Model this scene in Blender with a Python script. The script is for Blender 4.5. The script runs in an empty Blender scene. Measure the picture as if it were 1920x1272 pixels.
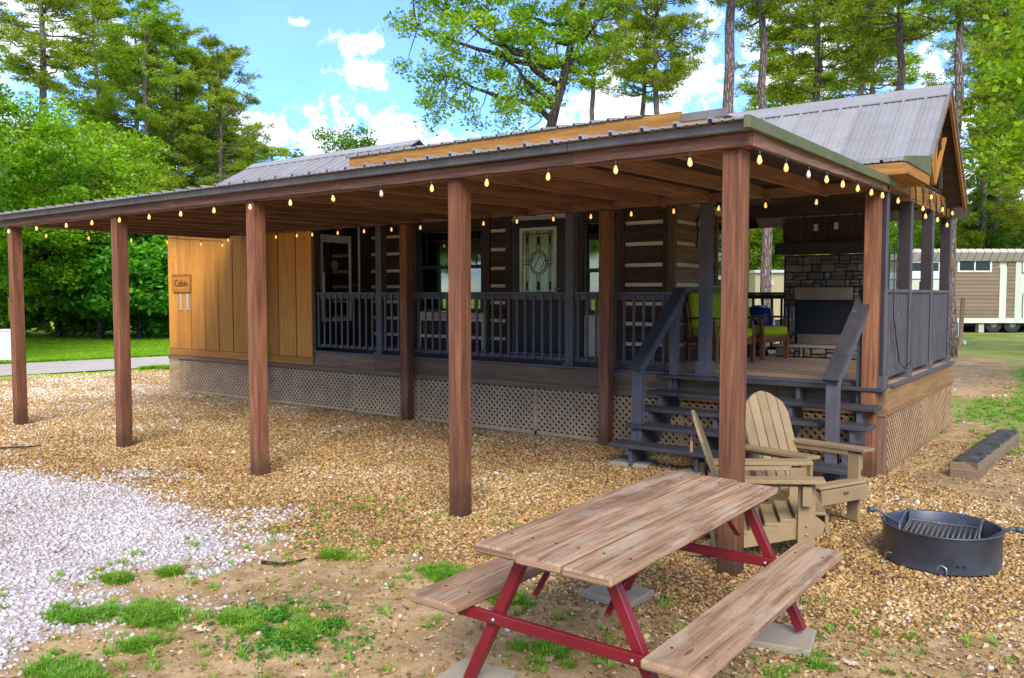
import bpy, math, random
import numpy as np
from mathutils import Vector, Matrix, Euler

# ------------------------------------------------------------------ scene, camera, light
scene = bpy.context.scene
COL = scene.collection
random.seed(7)
CAM = Vector((0, 0, 1.8))
FPX, PITCH, YAW = 1561.0, math.radians(3.080), math.radians(36.534)
cd = bpy.data.cameras.new('camera'); cam = bpy.data.objects.new('camera', cd); COL.objects.link(cam)
cam.location = CAM; cam.rotation_euler = (math.pi/2 - PITCH, 0, YAW)
cd.sensor_width = 36; cd.lens = FPX/1920*36; cd.clip_end = 3000; cd.clip_start = 0.05
scene.camera = cam

SUN_EL, SUN_AZ = math.radians(38), math.radians(-50)      # azimuth measured from +X towards +Y
sun_dir = Vector((math.cos(SUN_EL)*math.cos(SUN_AZ), math.cos(SUN_EL)*math.sin(SUN_AZ), math.sin(SUN_EL)))
sd = bpy.data.lights.new('sun', 'SUN'); sun = bpy.data.objects.new('sun', sd); COL.objects.link(sun)
sd.energy = 1.2; sd.angle = math.radians(30); sd.color = (1.0, 0.93, 0.82)
sun.rotation_euler = (-sun_dir).to_track_quat('-Z', 'Y').to_euler()

world = bpy.data.worlds.new('World'); scene.world = world; world.use_nodes = True
SKY_STRENGTH = 0.15
scene.view_settings.view_transform = 'Standard'; scene.view_settings.look = 'None'
scene.view_settings.gamma = 1; scene.view_settings.use_curve_mapping = False
scene.view_settings.exposure = 1.95
scene.cycles.max_bounces = 8; scene.cycles.diffuse_bounces = 4; scene.cycles.transparent_max_bounces = 8
scene.cycles.sample_clamp_indirect = 6

def fw_dir(px, py):
    """world direction through a point of the photograph (used to lay out far things and clouds)"""
    f = Vector((-math.sin(YAW)*math.cos(PITCH), math.cos(YAW)*math.cos(PITCH), -math.sin(PITCH)))
    r = Vector((math.cos(YAW), math.sin(YAW), 0)); u = r.cross(f)
    return (f*FPX + r*(px-960) + u*(636-py)).normalized()
FH = Vector((-math.sin(YAW), math.cos(YAW), 0)); RH = Vector((math.cos(YAW), math.sin(YAW), 0))
def far(px, d, z=0.0):
    p = CAM + FH*d + RH*((px-960)/FPX*d); return Vector((p.x, p.y, z))
def hz(py, d): return 1.8 + (552-py)*d/FPX

# ------------------------------------------------------------------ node helpers
class N:
    def __init__(s, tree): s.t = tree; s.n = tree.nodes; s.l = tree.links
    def add(s, typ, **kw):
        n = s.n.new(typ)
        for k, v in kw.items():
            if k.startswith('i_'):
                key = k[2:]; key = int(key) if key.isdigit() else key.replace('_', ' ')
                if isinstance(v, bpy.types.NodeSocket): s.l.new(v, n.inputs[key])
                else: n.inputs[key].default_value = v
            else: setattr(n, k, v)
        return n
    def math(s, op, a, b=None, c=None, clamp=False):
        n = s.n.new('ShaderNodeMath'); n.operation = op; n.use_clamp = clamp
        for i, v in enumerate((a, b, c)):
            if v is None: continue
            if isinstance(v, bpy.types.NodeSocket): s.l.new(v, n.inputs[i])
            else: n.inputs[i].default_value = v
        return n.outputs[0]
    def mix(s, f, a, b, blend='MIX'):
        n = s.n.new('ShaderNodeMix'); n.data_type = 'RGBA'; n.blend_type = blend
        for i, v in ((0, f), (6, a), (7, b)):
            if isinstance(v, bpy.types.NodeSocket): s.l.new(v, n.inputs[i])
            else: n.inputs[i].default_value = (v if i == 0 else (tuple(v) + (1,))[:4])
        return n.outputs[2]
    def ramp(s, fac, stops, interp='LINEAR'):
        n = s.n.new('ShaderNodeValToRGB'); s.l.new(fac, n.inputs[0]); cr = n.color_ramp; cr.interpolation = interp
        while len(cr.elements) < len(stops): cr.elements.new(0.5)
        for e, (p, c) in zip(cr.elements, stops):
            e.position = p; e.color = (c, c, c, 1) if isinstance(c, (int, float)) else (tuple(c)+(1,))[:4]
        return n.outputs[0]
    def noise(s, vec, scale, detail=3, rough=0.55, dist=0.0):
        n = s.add('ShaderNodeTexNoise', i_Scale=scale, i_Detail=detail, i_Roughness=rough, i_Distortion=dist)
        if vec is not None: s.l.new(vec, n.inputs['Vector'])
        return n.outputs['Fac']
    def mapping(s, vec, scale=(1,1,1), loc=(0,0,0)):
        n = s.add('ShaderNodeMapping'); s.l.new(vec, n.inputs[0]); n.inputs['Scale'].default_value = scale
        n.inputs['Location'].default_value = loc; return n.outputs[0]

def new_mat(name, rough=0.7, metal=0.0, spec=0.4):
    m = bpy.data.materials.new(name); m.use_nodes = True
    t = N(m.node_tree); t.n.clear()
    out = t.add('ShaderNodeOutputMaterial'); b = t.add('ShaderNodeBsdfPrincipled')
    b.inputs['Roughness'].default_value = rough; b.inputs['Metallic'].default_value = metal
    b.inputs['Specular IOR Level'].default_value = spec
    t.l.new(b.outputs[0], out.inputs[0])
    return m, t, b, out
def bump(t, b, h, strength=0.4, dist=0.01):
    n = t.add('ShaderNodeBump', i_Strength=strength, i_Distance=dist); t.l.new(h, n.inputs['Height']); t.l.new(n.outputs[0], b.inputs['Normal'])
def objrand(t): return t.add('ShaderNodeObjectInfo').outputs['Random']
def objco(t): return t.add('ShaderNodeTexCoord').outputs['Object']
def worldco(t): return t.add('ShaderNodeNewGeometry').outputs['Position']

# ------------------------------------------------------------------ sky
def build_sky():
    t = N(world.node_tree); t.n.clear()
    out = t.add('ShaderNodeOutputWorld'); bg = t.add('ShaderNodeBackground'); t.l.new(bg.outputs[0], out.inputs[0])
    sky = t.add('ShaderNodeTexSky'); sky.sky_type = 'NISHITA'; sky.sun_disc = False
    sky.sun_elevation = SUN_EL; sky.sun_rotation = math.pi/2 - SUN_AZ
    sky.air_density = 1.0; sky.dust_density = 0.6; sky.ozone_density = 1.2
    tc = t.add('ShaderNodeTexCoord'); d = tc.outputs['Generated']
    sep = t.add('ShaderNodeSeparateXYZ'); t.l.new(d, sep.inputs[0])
    z = t.math('MAXIMUM', sep.outputs[2], 0.0)
    zz = t.math('ADD', z, 0.10)
    cmb = t.add('ShaderNodeCombineXYZ'); t.l.new(t.math('DIVIDE', sep.outputs[0], zz), cmb.inputs[0])
    t.l.new(t.math('DIVIDE', sep.outputs[1], zz), cmb.inputs[1]); t.l.new(t.math('MULTIPLY', z, 6.0), cmb.inputs[2])
    n1 = t.noise(cmb.outputs[0], 0.9, 7, 0.58, 0.2)
    n2 = t.noise(d, 24.0, 8, 0.68, 0.3)
    n3 = t.noise(d, 5.0, 5, 0.6, 0.0)
    # cover grows towards the horizon (distant cumulus bank)
    cov = t.ramp(z, [(0.0, 0.62), (0.10, 0.56), (0.20, 0.43), (0.32, 0.40), (0.5, 0.53), (1.0, 0.56)])
    dens = t.math('ADD', t.math('MULTIPLY', n1, 0.55), t.math('MULTIPLY', n3, 0.45))
    a = t.math('ADD', dens, t.math('SUBTRACT', cov, 1.0))
    a = t.math('MULTIPLY', a, 9.0)
    # individual clouds: direction, angular half-width, gain
    blobs = [((695,148),.038,.9),((662,74),.030,.85),((563,41),.014,.8),((600,255),.085,1.0),((690,262),.10,1.0),((520,240),.06,.9),((800,290),.09,1.0),
             ((1180,215),.13,.9),((1500,110),.16,.9),((1280,170),.10,.8),((1850,330),.20,1.0),((80,90),.12,.9),((1180,60),.05,.6)]
    tot = a
    for (px, py), w, g in blobs:
        v = fw_dir(px, py)
        s = t.add('ShaderNodeVectorMath', operation='SUBTRACT'); t.l.new(d, s.inputs[0]); s.inputs[1].default_value = v
        m = t.add('ShaderNodeVectorMath', operation='MULTIPLY'); t.l.new(s.outputs[0], m.inputs[0]); m.inputs[1].default_value = (1/w, 1/w, 2.2/w)
        L = t.add('ShaderNodeVectorMath', operation='LENGTH'); t.l.new(m.outputs[0], L.inputs[0])
        e = t.math('SUBTRACT', 1.0, L.outputs['Value'])
        e = t.math('ADD', t.math('MULTIPLY', e, 1.3), t.math('MULTIPLY', t.math('SUBTRACT', n2, 0.52), 6.5))
        e = t.math('MULTIPLY', e, g)
        tot = t.math('MAXIMUM', tot, e)
    mask = t.ramp(t.math('MULTIPLY', tot, 0.7), [(0.0, 0.10), (0.45, 0.75), (1.0, 1.0)], 'EASE')
    shade = t.noise(d, 9.0, 5, 0.6)
    ccol = t.mix(t.ramp(shade, [(0.35, 0.0), (0.65, 1.0)]), (2.3, 2.3, 2.2), (3.4, 3.3, 2.95))
    hs = t.add('ShaderNodeHueSaturation', i_Saturation=1.0, i_Value=1.0); t.l.new(sky.outputs[0], hs.inputs['Color'])
    blue = t.mix(1.0, hs.outputs[0], (0.20, 0.37, 0.72), 'MULTIPLY')
    col = t.mix(mask, blue, ccol)
    t.l.new(col, bg.inputs['Color']); bg.inputs['Strength'].default_value = SKY_STRENGTH
build_sky()

# ------------------------------------------------------------------ materials
def wood(name, c1, c2, dark, rough=0.72, grain=1.0, weather=None, moss=0.0, spec=0.35, bumpd=0.004, fs=(2.2, 70, 1), splash=0.0):
    m, t, b, out = new_mat(name, rough, 0, spec)
    uv = t.add('ShaderNodeUVMap').outputs[0]
    r = objrand(t)
    cmb = t.add('ShaderNodeCombineXYZ'); t.l.new(t.math('MULTIPLY', r, 37.0), cmb.inputs[0]); t.l.new(t.math('MULTIPLY', r, 91.0), cmb.inputs[1]); t.l.new(t.math('MULTIPLY', r, 13.0), cmb.inputs[2])
    add = t.add('ShaderNodeVectorMath', operation='ADD'); t.l.new(uv, add.inputs[0]); t.l.new(cmb.outputs[0], add.inputs[1])
    v = add.outputs[0]
    fine = t.noise(t.mapping(v, fs), 1.0*grain, 6, 0.65, 0.4)
    mid = t.noise(t.mapping(v, (0.9, 13, 1)), 1.0*grain, 4, 0.6, 1.2)
    patch = t.noise(t.mapping(v, (1.3, 2.5, 1)), 1.0, 4, 0.6)
    # knots
    vor = t.add('ShaderNodeTexVoronoi', feature='F1'); t.l.new(t.mapping(v, (1.1, 5.5, 1)), vor.inputs['Vector']); vor.inputs['Scale'].default_value = 1.3; vor.inputs['Randomness'].default_value = 1
    knot = t.ramp(vor.outputs['Distance'], [(0.035, 1.0), (0.075, 0.0)])
    col = t.mix(t.ramp(patch, [(0.3, 0.0), (0.7, 1.0)]), c1, c2)
    col = t.mix(t.math('MULTIPLY', t.ramp(mid, [(0.42, 1.0), (0.6, 0.0)]), 0.5), col, dark)
    col = t.mix(t.math('MULTIPLY', t.ramp(fine, [(0.36, 1.0), (0.56, 0.0)]), 0.62), col, dark)
    col = t.mix(t.math('MULTIPLY', knot, 0.8), col, dark)
    if weather: 
        w2 = t.noise(t.mapping(v, (3, 9, 1)), 1.0, 5, 0.7)
        col = t.mix(t.math('MULTIPLY', t.ramp(w2, [(0.48, 0.0), (0.66, 1.0)]), 0.65), col, weather)
    if moss:
        ms = t.noise(worldco(t), 3.1, 5, 0.65)
        col = t.mix(t.math('MULTIPLY', t.ramp(ms, [(0.60, 0.0), (0.70, 1.0)]), moss), col, (0.16, 0.15, 0.02))
    if splash:
        sz = t.add('ShaderNodeSeparateXYZ'); t.l.new(worldco(t), sz.inputs[0])
        zz = t.math('ADD', sz.outputs[2], t.math('MULTIPLY', t.noise(worldco(t), 7.0, 5, 0.7), 0.5))
        col = t.mix(t.math('MULTIPLY', t.ramp(zz, [(0.32, 1.0), (0.55, 0.0)]), splash), col, (0.06, 0.035, 0.018))
    hsv = t.add('ShaderNodeHueSaturation'); t.l.new(col, hsv.inputs['Color']); t.l.new(t.math('ADD', t.math('MULTIPLY', r, 0.36), 0.82), hsv.inputs['Value'])
    t.l.new(hsv.outputs[0], b.inputs['Base Color'])
    h = t.math('ADD', t.math('MULTIPLY', fine, 0.7), t.math('MULTIPLY', mid, 0.6)); h = t.math('SUBTRACT', h, t.math('MULTIPLY', knot, 0.4))
    bump(t, b, h, 0.7, bumpd)
    return m
def painted(name, c, rough=0.55, var=0.25, spec=0.4, metal=0.0, chip=None, bscale=60, bstr=0.15):
    m, t, b, out = new_mat(name, rough, metal, spec)
    p = worldco(t); n = t.noise(p, 4.0, 5, 0.65); n2 = t.noise(p, bscale, 3, 0.6)
    r = objrand(t)
    dk = tuple(x*(1-var) for x in c); lt = tuple(min(1, x*(1+var)) for x in c)
    col = t.mix(t.ramp(n, [(0.3, 0.0), (0.7, 1.0)]), dk, lt)
    if chip:
        ch = t.noise(p, 14, 6, 0.75); col = t.mix(t.ramp(ch, [(0.62, 0.0), (0.68, 0.8)]), col, chip)
    hsv = t.add('ShaderNodeHueSaturation'); t.l.new(col, hsv.inputs['Color']); t.l.new(t.math('ADD', t.math('MULTIPLY', r, 0.2), 0.9), hsv.inputs['Value'])
    t.l.new(hsv.outputs[0], b.inputs['Base Color'])
    rr = t.math('ADD', t.math('MULTIPLY', n2, 0.25), rough-0.12); t.l.new(rr, b.inputs['Roughness'])
    bump(t, b, n2, bstr, 0.003)
    return m
def plain(name, c, rough=0.5, metal=0.0, emit=None, es=0.0):
    m, t, b, out = new_mat(name, rough, metal)
    b.inputs['Base Color'].default_value = (*c, 1)
    if emit: b.inputs['Emission Color'].default_value = (*emit, 1); b.inputs['Emission Strength'].default_value = es
    return m

M = {}
M['post'] = wood('stained_cedar', (0.33, 0.138, 0.058), (0.22, 0.085, 0.042), (0.085, 0.030, 0.018), moss=0.3, splash=0.75, spec=0.25)
M['beam'] = wood('stained_beam', (0.25, 0.115, 0.052), (0.17, 0.075, 0.040), (0.07, 0.032, 0.018), moss=0.6)
M['rafter'] = wood('rafter_wood', (0.42, 0.225, 0.12), (0.32, 0.165, 0.088), (0.12, 0.06, 0.033))
M['siding'] = wood('amber_siding', (0.68, 0.30, 0.045), (0.60, 0.25, 0.038), (0.40, 0.15, 0.022), grain=0.8, rough=0.65, bumpd=0.001)
M['trim_amber'] = wood('amber_trim', (0.50, 0.235, 0.040), (0.40, 0.18, 0.03), (0.20, 0.085, 0.02), moss=0.25, rough=0.6, bumpd=0.0015)
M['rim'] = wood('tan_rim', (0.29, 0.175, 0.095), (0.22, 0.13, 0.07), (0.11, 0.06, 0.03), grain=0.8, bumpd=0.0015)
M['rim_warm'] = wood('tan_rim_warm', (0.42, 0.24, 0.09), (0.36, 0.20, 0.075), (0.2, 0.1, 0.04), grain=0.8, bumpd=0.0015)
M['lattice'] = painted('lattice_tan', (0.46, 0.30, 0.15), 0.75, 0.2)
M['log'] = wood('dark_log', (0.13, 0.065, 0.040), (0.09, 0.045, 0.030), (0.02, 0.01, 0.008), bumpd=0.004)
M['log_lit'] = wood('lit_side_log', (0.36, 0.22, 0.12), (0.28, 0.17, 0.09), (0.08, 0.045, 0.025), bumpd=0.004)  # lighter copy of the log wood; side wall's light put into the colour
M['chink'] = painted('chinking', (0.84, 0.74, 0.54), 0.85, 0.15)
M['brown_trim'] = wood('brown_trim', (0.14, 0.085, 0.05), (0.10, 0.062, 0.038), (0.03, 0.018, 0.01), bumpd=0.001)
M['tan_trim'] = wood('tan_trim', (0.28, 0.17, 0.08), (0.23, 0.14, 0.07), (0.12, 0.07, 0.03), bumpd=0.001)
M['slate'] = painted('slate_paint', (0.086, 0.080, 0.086), 0.55, 0.22, chip=(0.19, 0.18, 0.185))
M['slate_dark'] = painted('slate_paint_worn', (0.052, 0.048, 0.050), 0.5, 0.25, chip=(0.17, 0.16, 0.17))
M['black_post'] = painted('black_brown_paint', (0.035, 0.026, 0.026), 0.5, 0.2)
M['deck'] = wood('deck_boards', (0.44, 0.29, 0.18), (0.36, 0.23, 0.14), (0.2, 0.12, 0.07), weather=(0.3, 0.25, 0.2))
M['picnic'] = wood('picnic_wood', (0.52, 0.32, 0.185), (0.40, 0.24, 0.135), (0.09, 0.048, 0.026), weather=(0.42, 0.335, 0.235), bumpd=0.010, spec=0.15, rough=0.85, fs=(1.3, 46, 1))
M['red'] = painted('red_enamel', (0.18, 0.007, 0.014), 0.42, 0.25, spec=0.5, chip=(0.10, 0.03, 0.025), bstr=0.1)
M['adir'] = painted('tan_poly_lumber', (0.285, 0.20, 0.095), 0.6, 0.15, bscale=120, bstr=0.3)
M['steel_black'] = painted('blackened_steel', (0.05, 0.058, 0.075), 0.36, 0.4, spec=0.6, chip=(0.13, 0.085, 0.055), bstr=0.2)
M['steel_grate'] = painted('worn_grate_steel', (0.20, 0.17, 0.13), 0.5, 0.3, metal=0.4)
M['bolt'] = painted('galvanised_bolt', (0.45, 0.45, 0.45), 0.4, 0.2, metal=0.8)
M['white_plastic'] = painted('white_plastic', (0.72, 0.70, 0.68), 0.5, 0.06)
M['cream_frame'] = painted('cream_frame', (0.78, 0.72, 0.58), 0.5, 0.08)
M['black_door'] = painted('black_door_paint', (0.020, 0.022, 0.032), 0.35, 0.15)
M['lime'] = painted('lime_cushion', (0.36, 0.44, 0.006), 0.85, 0.10, bscale=300, bstr=0.5)
M['honey'] = wood('honey_wood', (0.30, 0.12, 0.035), (0.22, 0.085, 0.03), (0.09, 0.035, 0.015), rough=0.5, bumpd=0.001)
M['blue'] = painted('blue_glaze', (0.006, 0.035, 0.12), 0.2, 0.25, spec=0.6)
M['stainless'] = painted('brushed_steel', (0.30, 0.235, 0.17), 0.5, 0.25, metal=0.7)
M['firebox'] = plain('firebox_black', (0.012, 0.015, 0.018), 0.6)
M['mortar'] = painted('mortar', (0.06, 0.05, 0.04), 0.95, 0.2)
M['cream_panel'] = painted('cream_panel', (0.55, 0.58, 0.44), 0.6, 0.05)
M['tan_siding'] = painted('tan_lap_siding', (0.22, 0.155, 0.095), 0.7, 0.08)
M['tyre'] = plain('tyre_rubber', (0.025, 0.025, 0.027), 0.8)
M['pale_gravel_conc'] = painted('pale_block', (0.45, 0.43, 0.38), 0.9, 0.12)
M['drywall'] = painted('interior_wall', (0.26, 0.21, 0.13), 0.9, 0.04)
M['amber_sign'] = wood('amber_sign', (0.56, 0.22, 0.03), (0.48, 0.18, 0.025), (0.3, 0.1, 0.015), rough=0.5, bumpd=0.0008)
M['letter'] = plain('letter_brown', (0.09, 0.035, 0.01), 0.7)
M['number'] = painted('brushed_number', (0.50, 0.52, 0.55), 0.4, 0.1, metal=0.3)
M['black'] = plain('black_iron', (0.012, 0.012, 0.013), 0.45)
M['yellow_sign'] = plain('yellow_sign', (0.7, 0.35, 0.01), 0.5)
M['stake'] = wood('stake_wood', (0.5, 0.32, 0.16), (0.42, 0.27, 0.13), (0.25, 0.14, 0.07))

def mat_metal_roof():
    m, t, b, out = new_mat('galvalume_roof', 0.5, 0.1, 0.4)
    p = worldco(t); n = t.noise(t.mapping(p, (1.2, 5, 5)), 1.5, 5, 0.65)
    r = objrand(t)
    col = t.mix(n, (0.23, 0.215, 0.20), (0.36, 0.34, 0.32)); 
    dirt = t.noise(p, 7, 6, 0.75); col = t.mix(t.ramp(dirt, [(0.55, 0.0), (0.75, 0.5)]), col, (0.15, 0.14, 0.11))
    hsv = t.add('ShaderNodeHueSaturation'); t.l.new(col, hsv.inputs['Color']); t.l.new(t.math('ADD', t.math('MULTIPLY', r, 0.2), 0.9), hsv.inputs['Value'])
    t.l.new(hsv.outputs[0], b.inputs['Base Color']); t.l.new(t.math('ADD', t.math('MULTIPLY', dirt, 0.4), 0.2), b.inputs['Roughness'])
    bump(t, b, t.noise(p, 3, 3), 0.1, 0.02)
    return m
M['roof'] = mat_metal_roof()
M['roof_edge'] = painted('roof_flashing', (0.21, 0.185, 0.165), 0.5, 0.25, metal=0.2, chip=(0.16, 0.14, 0.04))
M['green_flash'] = painted('olive_flashing', (0.145, 0.15, 0.065), 0.45, 0.2, metal=0.25, chip=(0.22, 0.19, 0.09))
M['roof_shade'] = painted('roof_shade_paint', (0.05, 0.04, 0.034), 0.6, 0.2)  # near-black colour standing in for shade under the carport roof

def mat_stone():
    m, t, b, out = new_mat('fireplace_stone', 0.8)
    p = worldco(t); r = objrand(t)
    base = t.ramp(r, [(0.0, (0.09, 0.075, 0.06)), (0.3, (0.24, 0.18, 0.11)), (0.55, (0.44, 0.32, 0.17)), (0.8, (0.15, 0.13, 0.11)), (1.0, (0.36, 0.28, 0.19))])
    n = t.noise(p, 14, 6, 0.7); n2 = t.noise(p, 60, 4, 0.7)
    col = t.mix(t.ramp(n, [(0.35, 0.0), (0.65, 0.9)]), base, (0.05, 0.042, 0.035)); col = t.mix(t.math('MULTIPLY', n2, 0.3), col, (0.45, 0.38, 0.28))
    t.l.new(col, b.inputs['Base Color']); bump(t, b, t.math('ADD', n, n2), 0.8, 0.02); return m
M['stone'] = mat_stone()

def mat_concrete(name, c):
    m, t, b, out = new_mat(name, 0.9)
    p = worldco(t); n = t.noise(p, 1.3, 6, 0.6); n2 = t.noise(p, 45, 4, 0.7)
    col = t.mix(n, tuple(x*.78 for x in c), tuple(min(1, x*1.15) for x in c)); col = t.mix(t.math('MULTIPLY', n2, 0.3), col, tuple(x*.6 for x in c))
    t.l.new(col, b.inputs['Base Color']); bump(t, b, n2, 0.4, 0.004); return m
M['paver'] = mat_concrete('paver_concrete', (0.36, 0.31, 0.22))
M['road'] = mat_concrete('pale_road', (0.55, 0.48, 0.41))

def mat_tie():
    m, t, b, out = new_mat('tarred_timber', 0.6)
    uv = t.add('ShaderNodeUVMap').outputs[0]; p = worldco(t)
    g = t.noise(t.mapping(uv, (2, 40, 1)), 1.0, 6, 0.7, 0.5); n = t.noise(p, 9, 6, 0.7)
    sep = t.add('ShaderNodeSeparateXYZ'); t.l.new(t.add('ShaderNodeNewGeometry').outputs['Normal'], sep.inputs[0])
    top = t.math('GREATER_THAN', sep.outputs[2], 0.5)
    bare = t.mix(g, (0.10, 0.065, 0.035), (0.36, 0.26, 0.15)); tar = t.mix(t.ramp(n, [(0.45, 0.0), (0.7, 1.0)]), (0.012, 0.012, 0.016), (0.07, 0.07, 0.08))
    f = t.math('MULTIPLY', top, t.ramp(n, [(0.30, 1.0), (0.36, 1.0), (0.62, 0.75)]))
    t.l.new(t.mix(f, bare, tar), b.inputs['Base Color']); bump(t, b, t.math('ADD', g, n), 1.0, 0.02)
    t.l.new(t.ramp(f, [(0, 0.85), (1, 0.35)]), b.inputs['Roughness']); return m
M['tie'] = mat_tie()

def mat_glass(name, tint=(0.8, 0.85, 0.8), alpha=0.35, rough=0.03):
    m, t, b, out = new_mat(name, rough)
    gl = t.add('ShaderNodeBsdfGlossy'); gl.inputs['Roughness'].default_value = rough; gl.inputs['Color'].default_value = (0.9, 0.95, 1, 1)
    tr = t.add('ShaderNodeBsdfTransparent'); tr.inputs['Color'].default_value = (*tint, 1)
    fr = t.add('ShaderNodeFresnel', i_IOR=1.5)
    mx = t.add('ShaderNodeMixShader'); t.l.new(t.math('ADD', t.math('MULTIPLY', fr.outputs[0], 1.4), alpha, clamp=True), mx.inputs[0]); t.l.new(tr.outputs[0], mx.inputs[1]); t.l.new(gl.outputs[0], mx.inputs[2])
    t.l.new(mx.outputs[0], out.inputs[0]); return m
M['glass'] = mat_glass('window_glass', (0.55, 0.62, 0.55), 0.10)
M['dark_glass'] = mat_glass('dark_window_glass', (0.08, 0.10, 0.09), 0.18)
def mat_frost():
    m, t, b, out = new_mat('textured_door_glass', 0.2)
    b.inputs['Base Color'].default_value = (0.80, 0.84, 0.66, 1); b.inputs['Transmission Weight'].default_value = 0.75; b.inputs['Roughness'].default_value = 0.22; b.inputs['IOR'].default_value = 1.3
    n = t.noise(worldco(t), 22, 4, 0.6, 1.5); bump(t, b, n, 0.8, 0.02); return m
M['frost'] = mat_frost()
M['lead'] = plain('lead_came', (0.03, 0.03, 0.028), 0.35, 0.7)

def mat_bulb(name, glow):
    m, t, b, out = new_mat(name, 0.08)
    b.inputs['Base Color'].default_value = (0.85, 0.5, 0.12, 1) if glow else (0.75, 0.70, 0.62, 1)
    b.inputs['Coat Weight'].default_value = 0.8
    if glow:
        lw = t.add('ShaderNodeLayerWeight', i_Blend=0.45)
        col = t.ramp(lw.outputs['Facing'], [(0.0, (1.0, 0.55, 0.16)), (0.45, (0.75, 0.28, 0.03)), (1.0, (0.32, 0.10, 0.01))])
        t.l.new(col, b.inputs['Emission Color'])
        b.inputs['Emission Strength'].default_value = 0.42
    return m
M['bulb'] = mat_bulb('amber_bulb_glass', True); M['bulb_off'] = mat_bulb('clear_bulb_glass', False)
M['filament'] = plain('filament', (1, .8, .4), 0.5, 0, (1.0, 0.70, 0.30), 7.0)

def mat_leaf(name, c1, c2, c3, trans=0.45):
    m, t, b, out = new_mat(name, 0.55)
    g = t.add('ShaderNodeNewGeometry'); ri = g.outputs['Random Per Island']
    n = t.noise(g.outputs['Position'], 0.55, 3, 0.6)
    col = t.ramp(t.math('ADD', t.math('MULTIPLY', ri, 0.55), t.math('MULTIPLY', n, 0.45)), [(0.2, c1), (0.5, c2), (0.8, c3)])
    o = objrand(t)
    hsv = t.add('ShaderNodeHueSaturation'); t.l.new(col, hsv.inputs['Color']); t.l.new(t.math('ADD', t.math('MULTIPLY', o, 0.3), 0.85), hsv.inputs['Value']); t.l.new(t.math('ADD', t.math('MULTIPLY', o, 0.03), 0.485), hsv.inputs['Hue'])
    t.l.new(hsv.outputs[0], b.inputs['Base Color'])
    tl = t.add('ShaderNodeBsdfTranslucent'); hs2 = t.add('ShaderNodeHueSaturation', i_Saturation=1.1, i_Value=1.6); t.l.new(hsv.outputs[0], hs2.inputs['Color']); t.l.new(hs2.outputs[0], tl.inputs[0])
    mx = t.add('ShaderNodeMixShader'); mx.inputs[0].default_value = trans; t.l.new(b.outputs[0], mx.inputs[1]); t.l.new(tl.outputs[0], mx.inputs[2])
    t.l.new(mx.outputs[0], out.inputs[0]); return m
M['leaf_bright'] = mat_leaf('bright_leaf', (0.09, 0.19, 0.008), (0.22, 0.38, 0.012), (0.40, 0.54, 0.025))
M['leaf_mid'] = mat_leaf('mid_leaf', (0.06, 0.15, 0.012), (0.12, 0.27, 0.016), (0.21, 0.38, 0.025))
M['leaf_pine'] = mat_leaf('pine_needle', (0.11, 0.19, 0.014), (0.26, 0.35, 0.026), (0.46, 0.52, 0.05), 0.5)
M['leaf_magnolia'] = mat_leaf('magnolia_leaf', (0.04, 0.15, 0.010), (0.11, 0.31, 0.016), (0.24, 0.46, 0.025), 0.4)
M['grass'] = mat_leaf('grass_blade', (0.06, 0.17, 0.01), (0.13, 0.31, 0.015), (0.28, 0.42, 0.05), 0.35)
M['clover'] = mat_leaf('clover_leaf', (0.03, 0.12, 0.01), (0.06, 0.2, 0.015), (0.12, 0.28, 0.02), 0.3)

def mat_bark(name, c1, c2):
    m, t, b, out = new_mat(name, 0.9)
    p = objco(t); v = t.mapping(p, (1, 1, 0.28))
    n = t.noise(v, 9, 6, 0.7, 0.6); vo = t.add('ShaderNodeTexVoronoi', feature='DISTANCE_TO_EDGE'); t.l.new(v, vo.inputs['Vector']); vo.inputs['Scale'].default_value = 9
    col = t.mix(t.ramp(n, [(0.35, 0.0), (0.65, 1.0)]), c1, c2); col = t.mix(t.ramp(vo.outputs[0], [(0.0, 0.7), (0.12, 0.0)]), col, tuple(x*.3 for x in c1))
    t.l.new(col, b.inputs['Base Color']); bump(t, b, t.math('ADD', n, t.ramp(vo.outputs[0], [(0, 0.0), (0.2, 1.0)])), 1.0, 0.04); return m
M['bark_pine'] = mat_bark('pine_bark', (0.16, 0.115, 0.09), (0.33, 0.25, 0.20))
M['bark_dark'] = mat_bark('dark_bark', (0.05, 0.038, 0.03), (0.12, 0.09, 0.07))
M['ivy'] = M['leaf_mid']

# ------------------------------------------------------------------ object helpers
WL = {}
def link(o, parent=None):
    COL.objects.link(o)
    if parent is not None: o.parent = parent
    return o
def thing(name, label, cat, loc=(0,0,0), rotz=0.0, group=None, local=False):
    o = bpy.data.objects.new(name, None); COL.objects.link(o); o.empty_display_size = 0.2
    o.location = loc; o.rotation_euler = (0, 0, rotz); o['label'] = label; o['category'] = cat
    if group: o['group'] = group
    WL[o.name] = Vector((0,0,0)) if local else Vector(loc)
    return o
def tag(o, label, cat, group=None):
    o['label'] = label; o['category'] = cat
    if group: o['group'] = group
    return o
def off(parent): return WL.get(parent.name, Vector((0,0,0))) if parent is not None else Vector((0,0,0))
def meshobj(name, verts, faces, mat, parent=None, loc=(0,0,0), uv=None, smooth=False):
    me = bpy.data.meshes.new(name); me.from_pydata([tuple(v) for v in verts], [], faces); me.update()
    if mat: me.materials.append(mat)
    if smooth: me.polygons.foreach_set('use_smooth', [True]*len(me.polygons))
    o = bpy.data.objects.new(name, me); link(o, parent); L = Vector(loc)
    o.location = L - off(parent); WL[o.name] = L
    return o
_cache = {}
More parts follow.
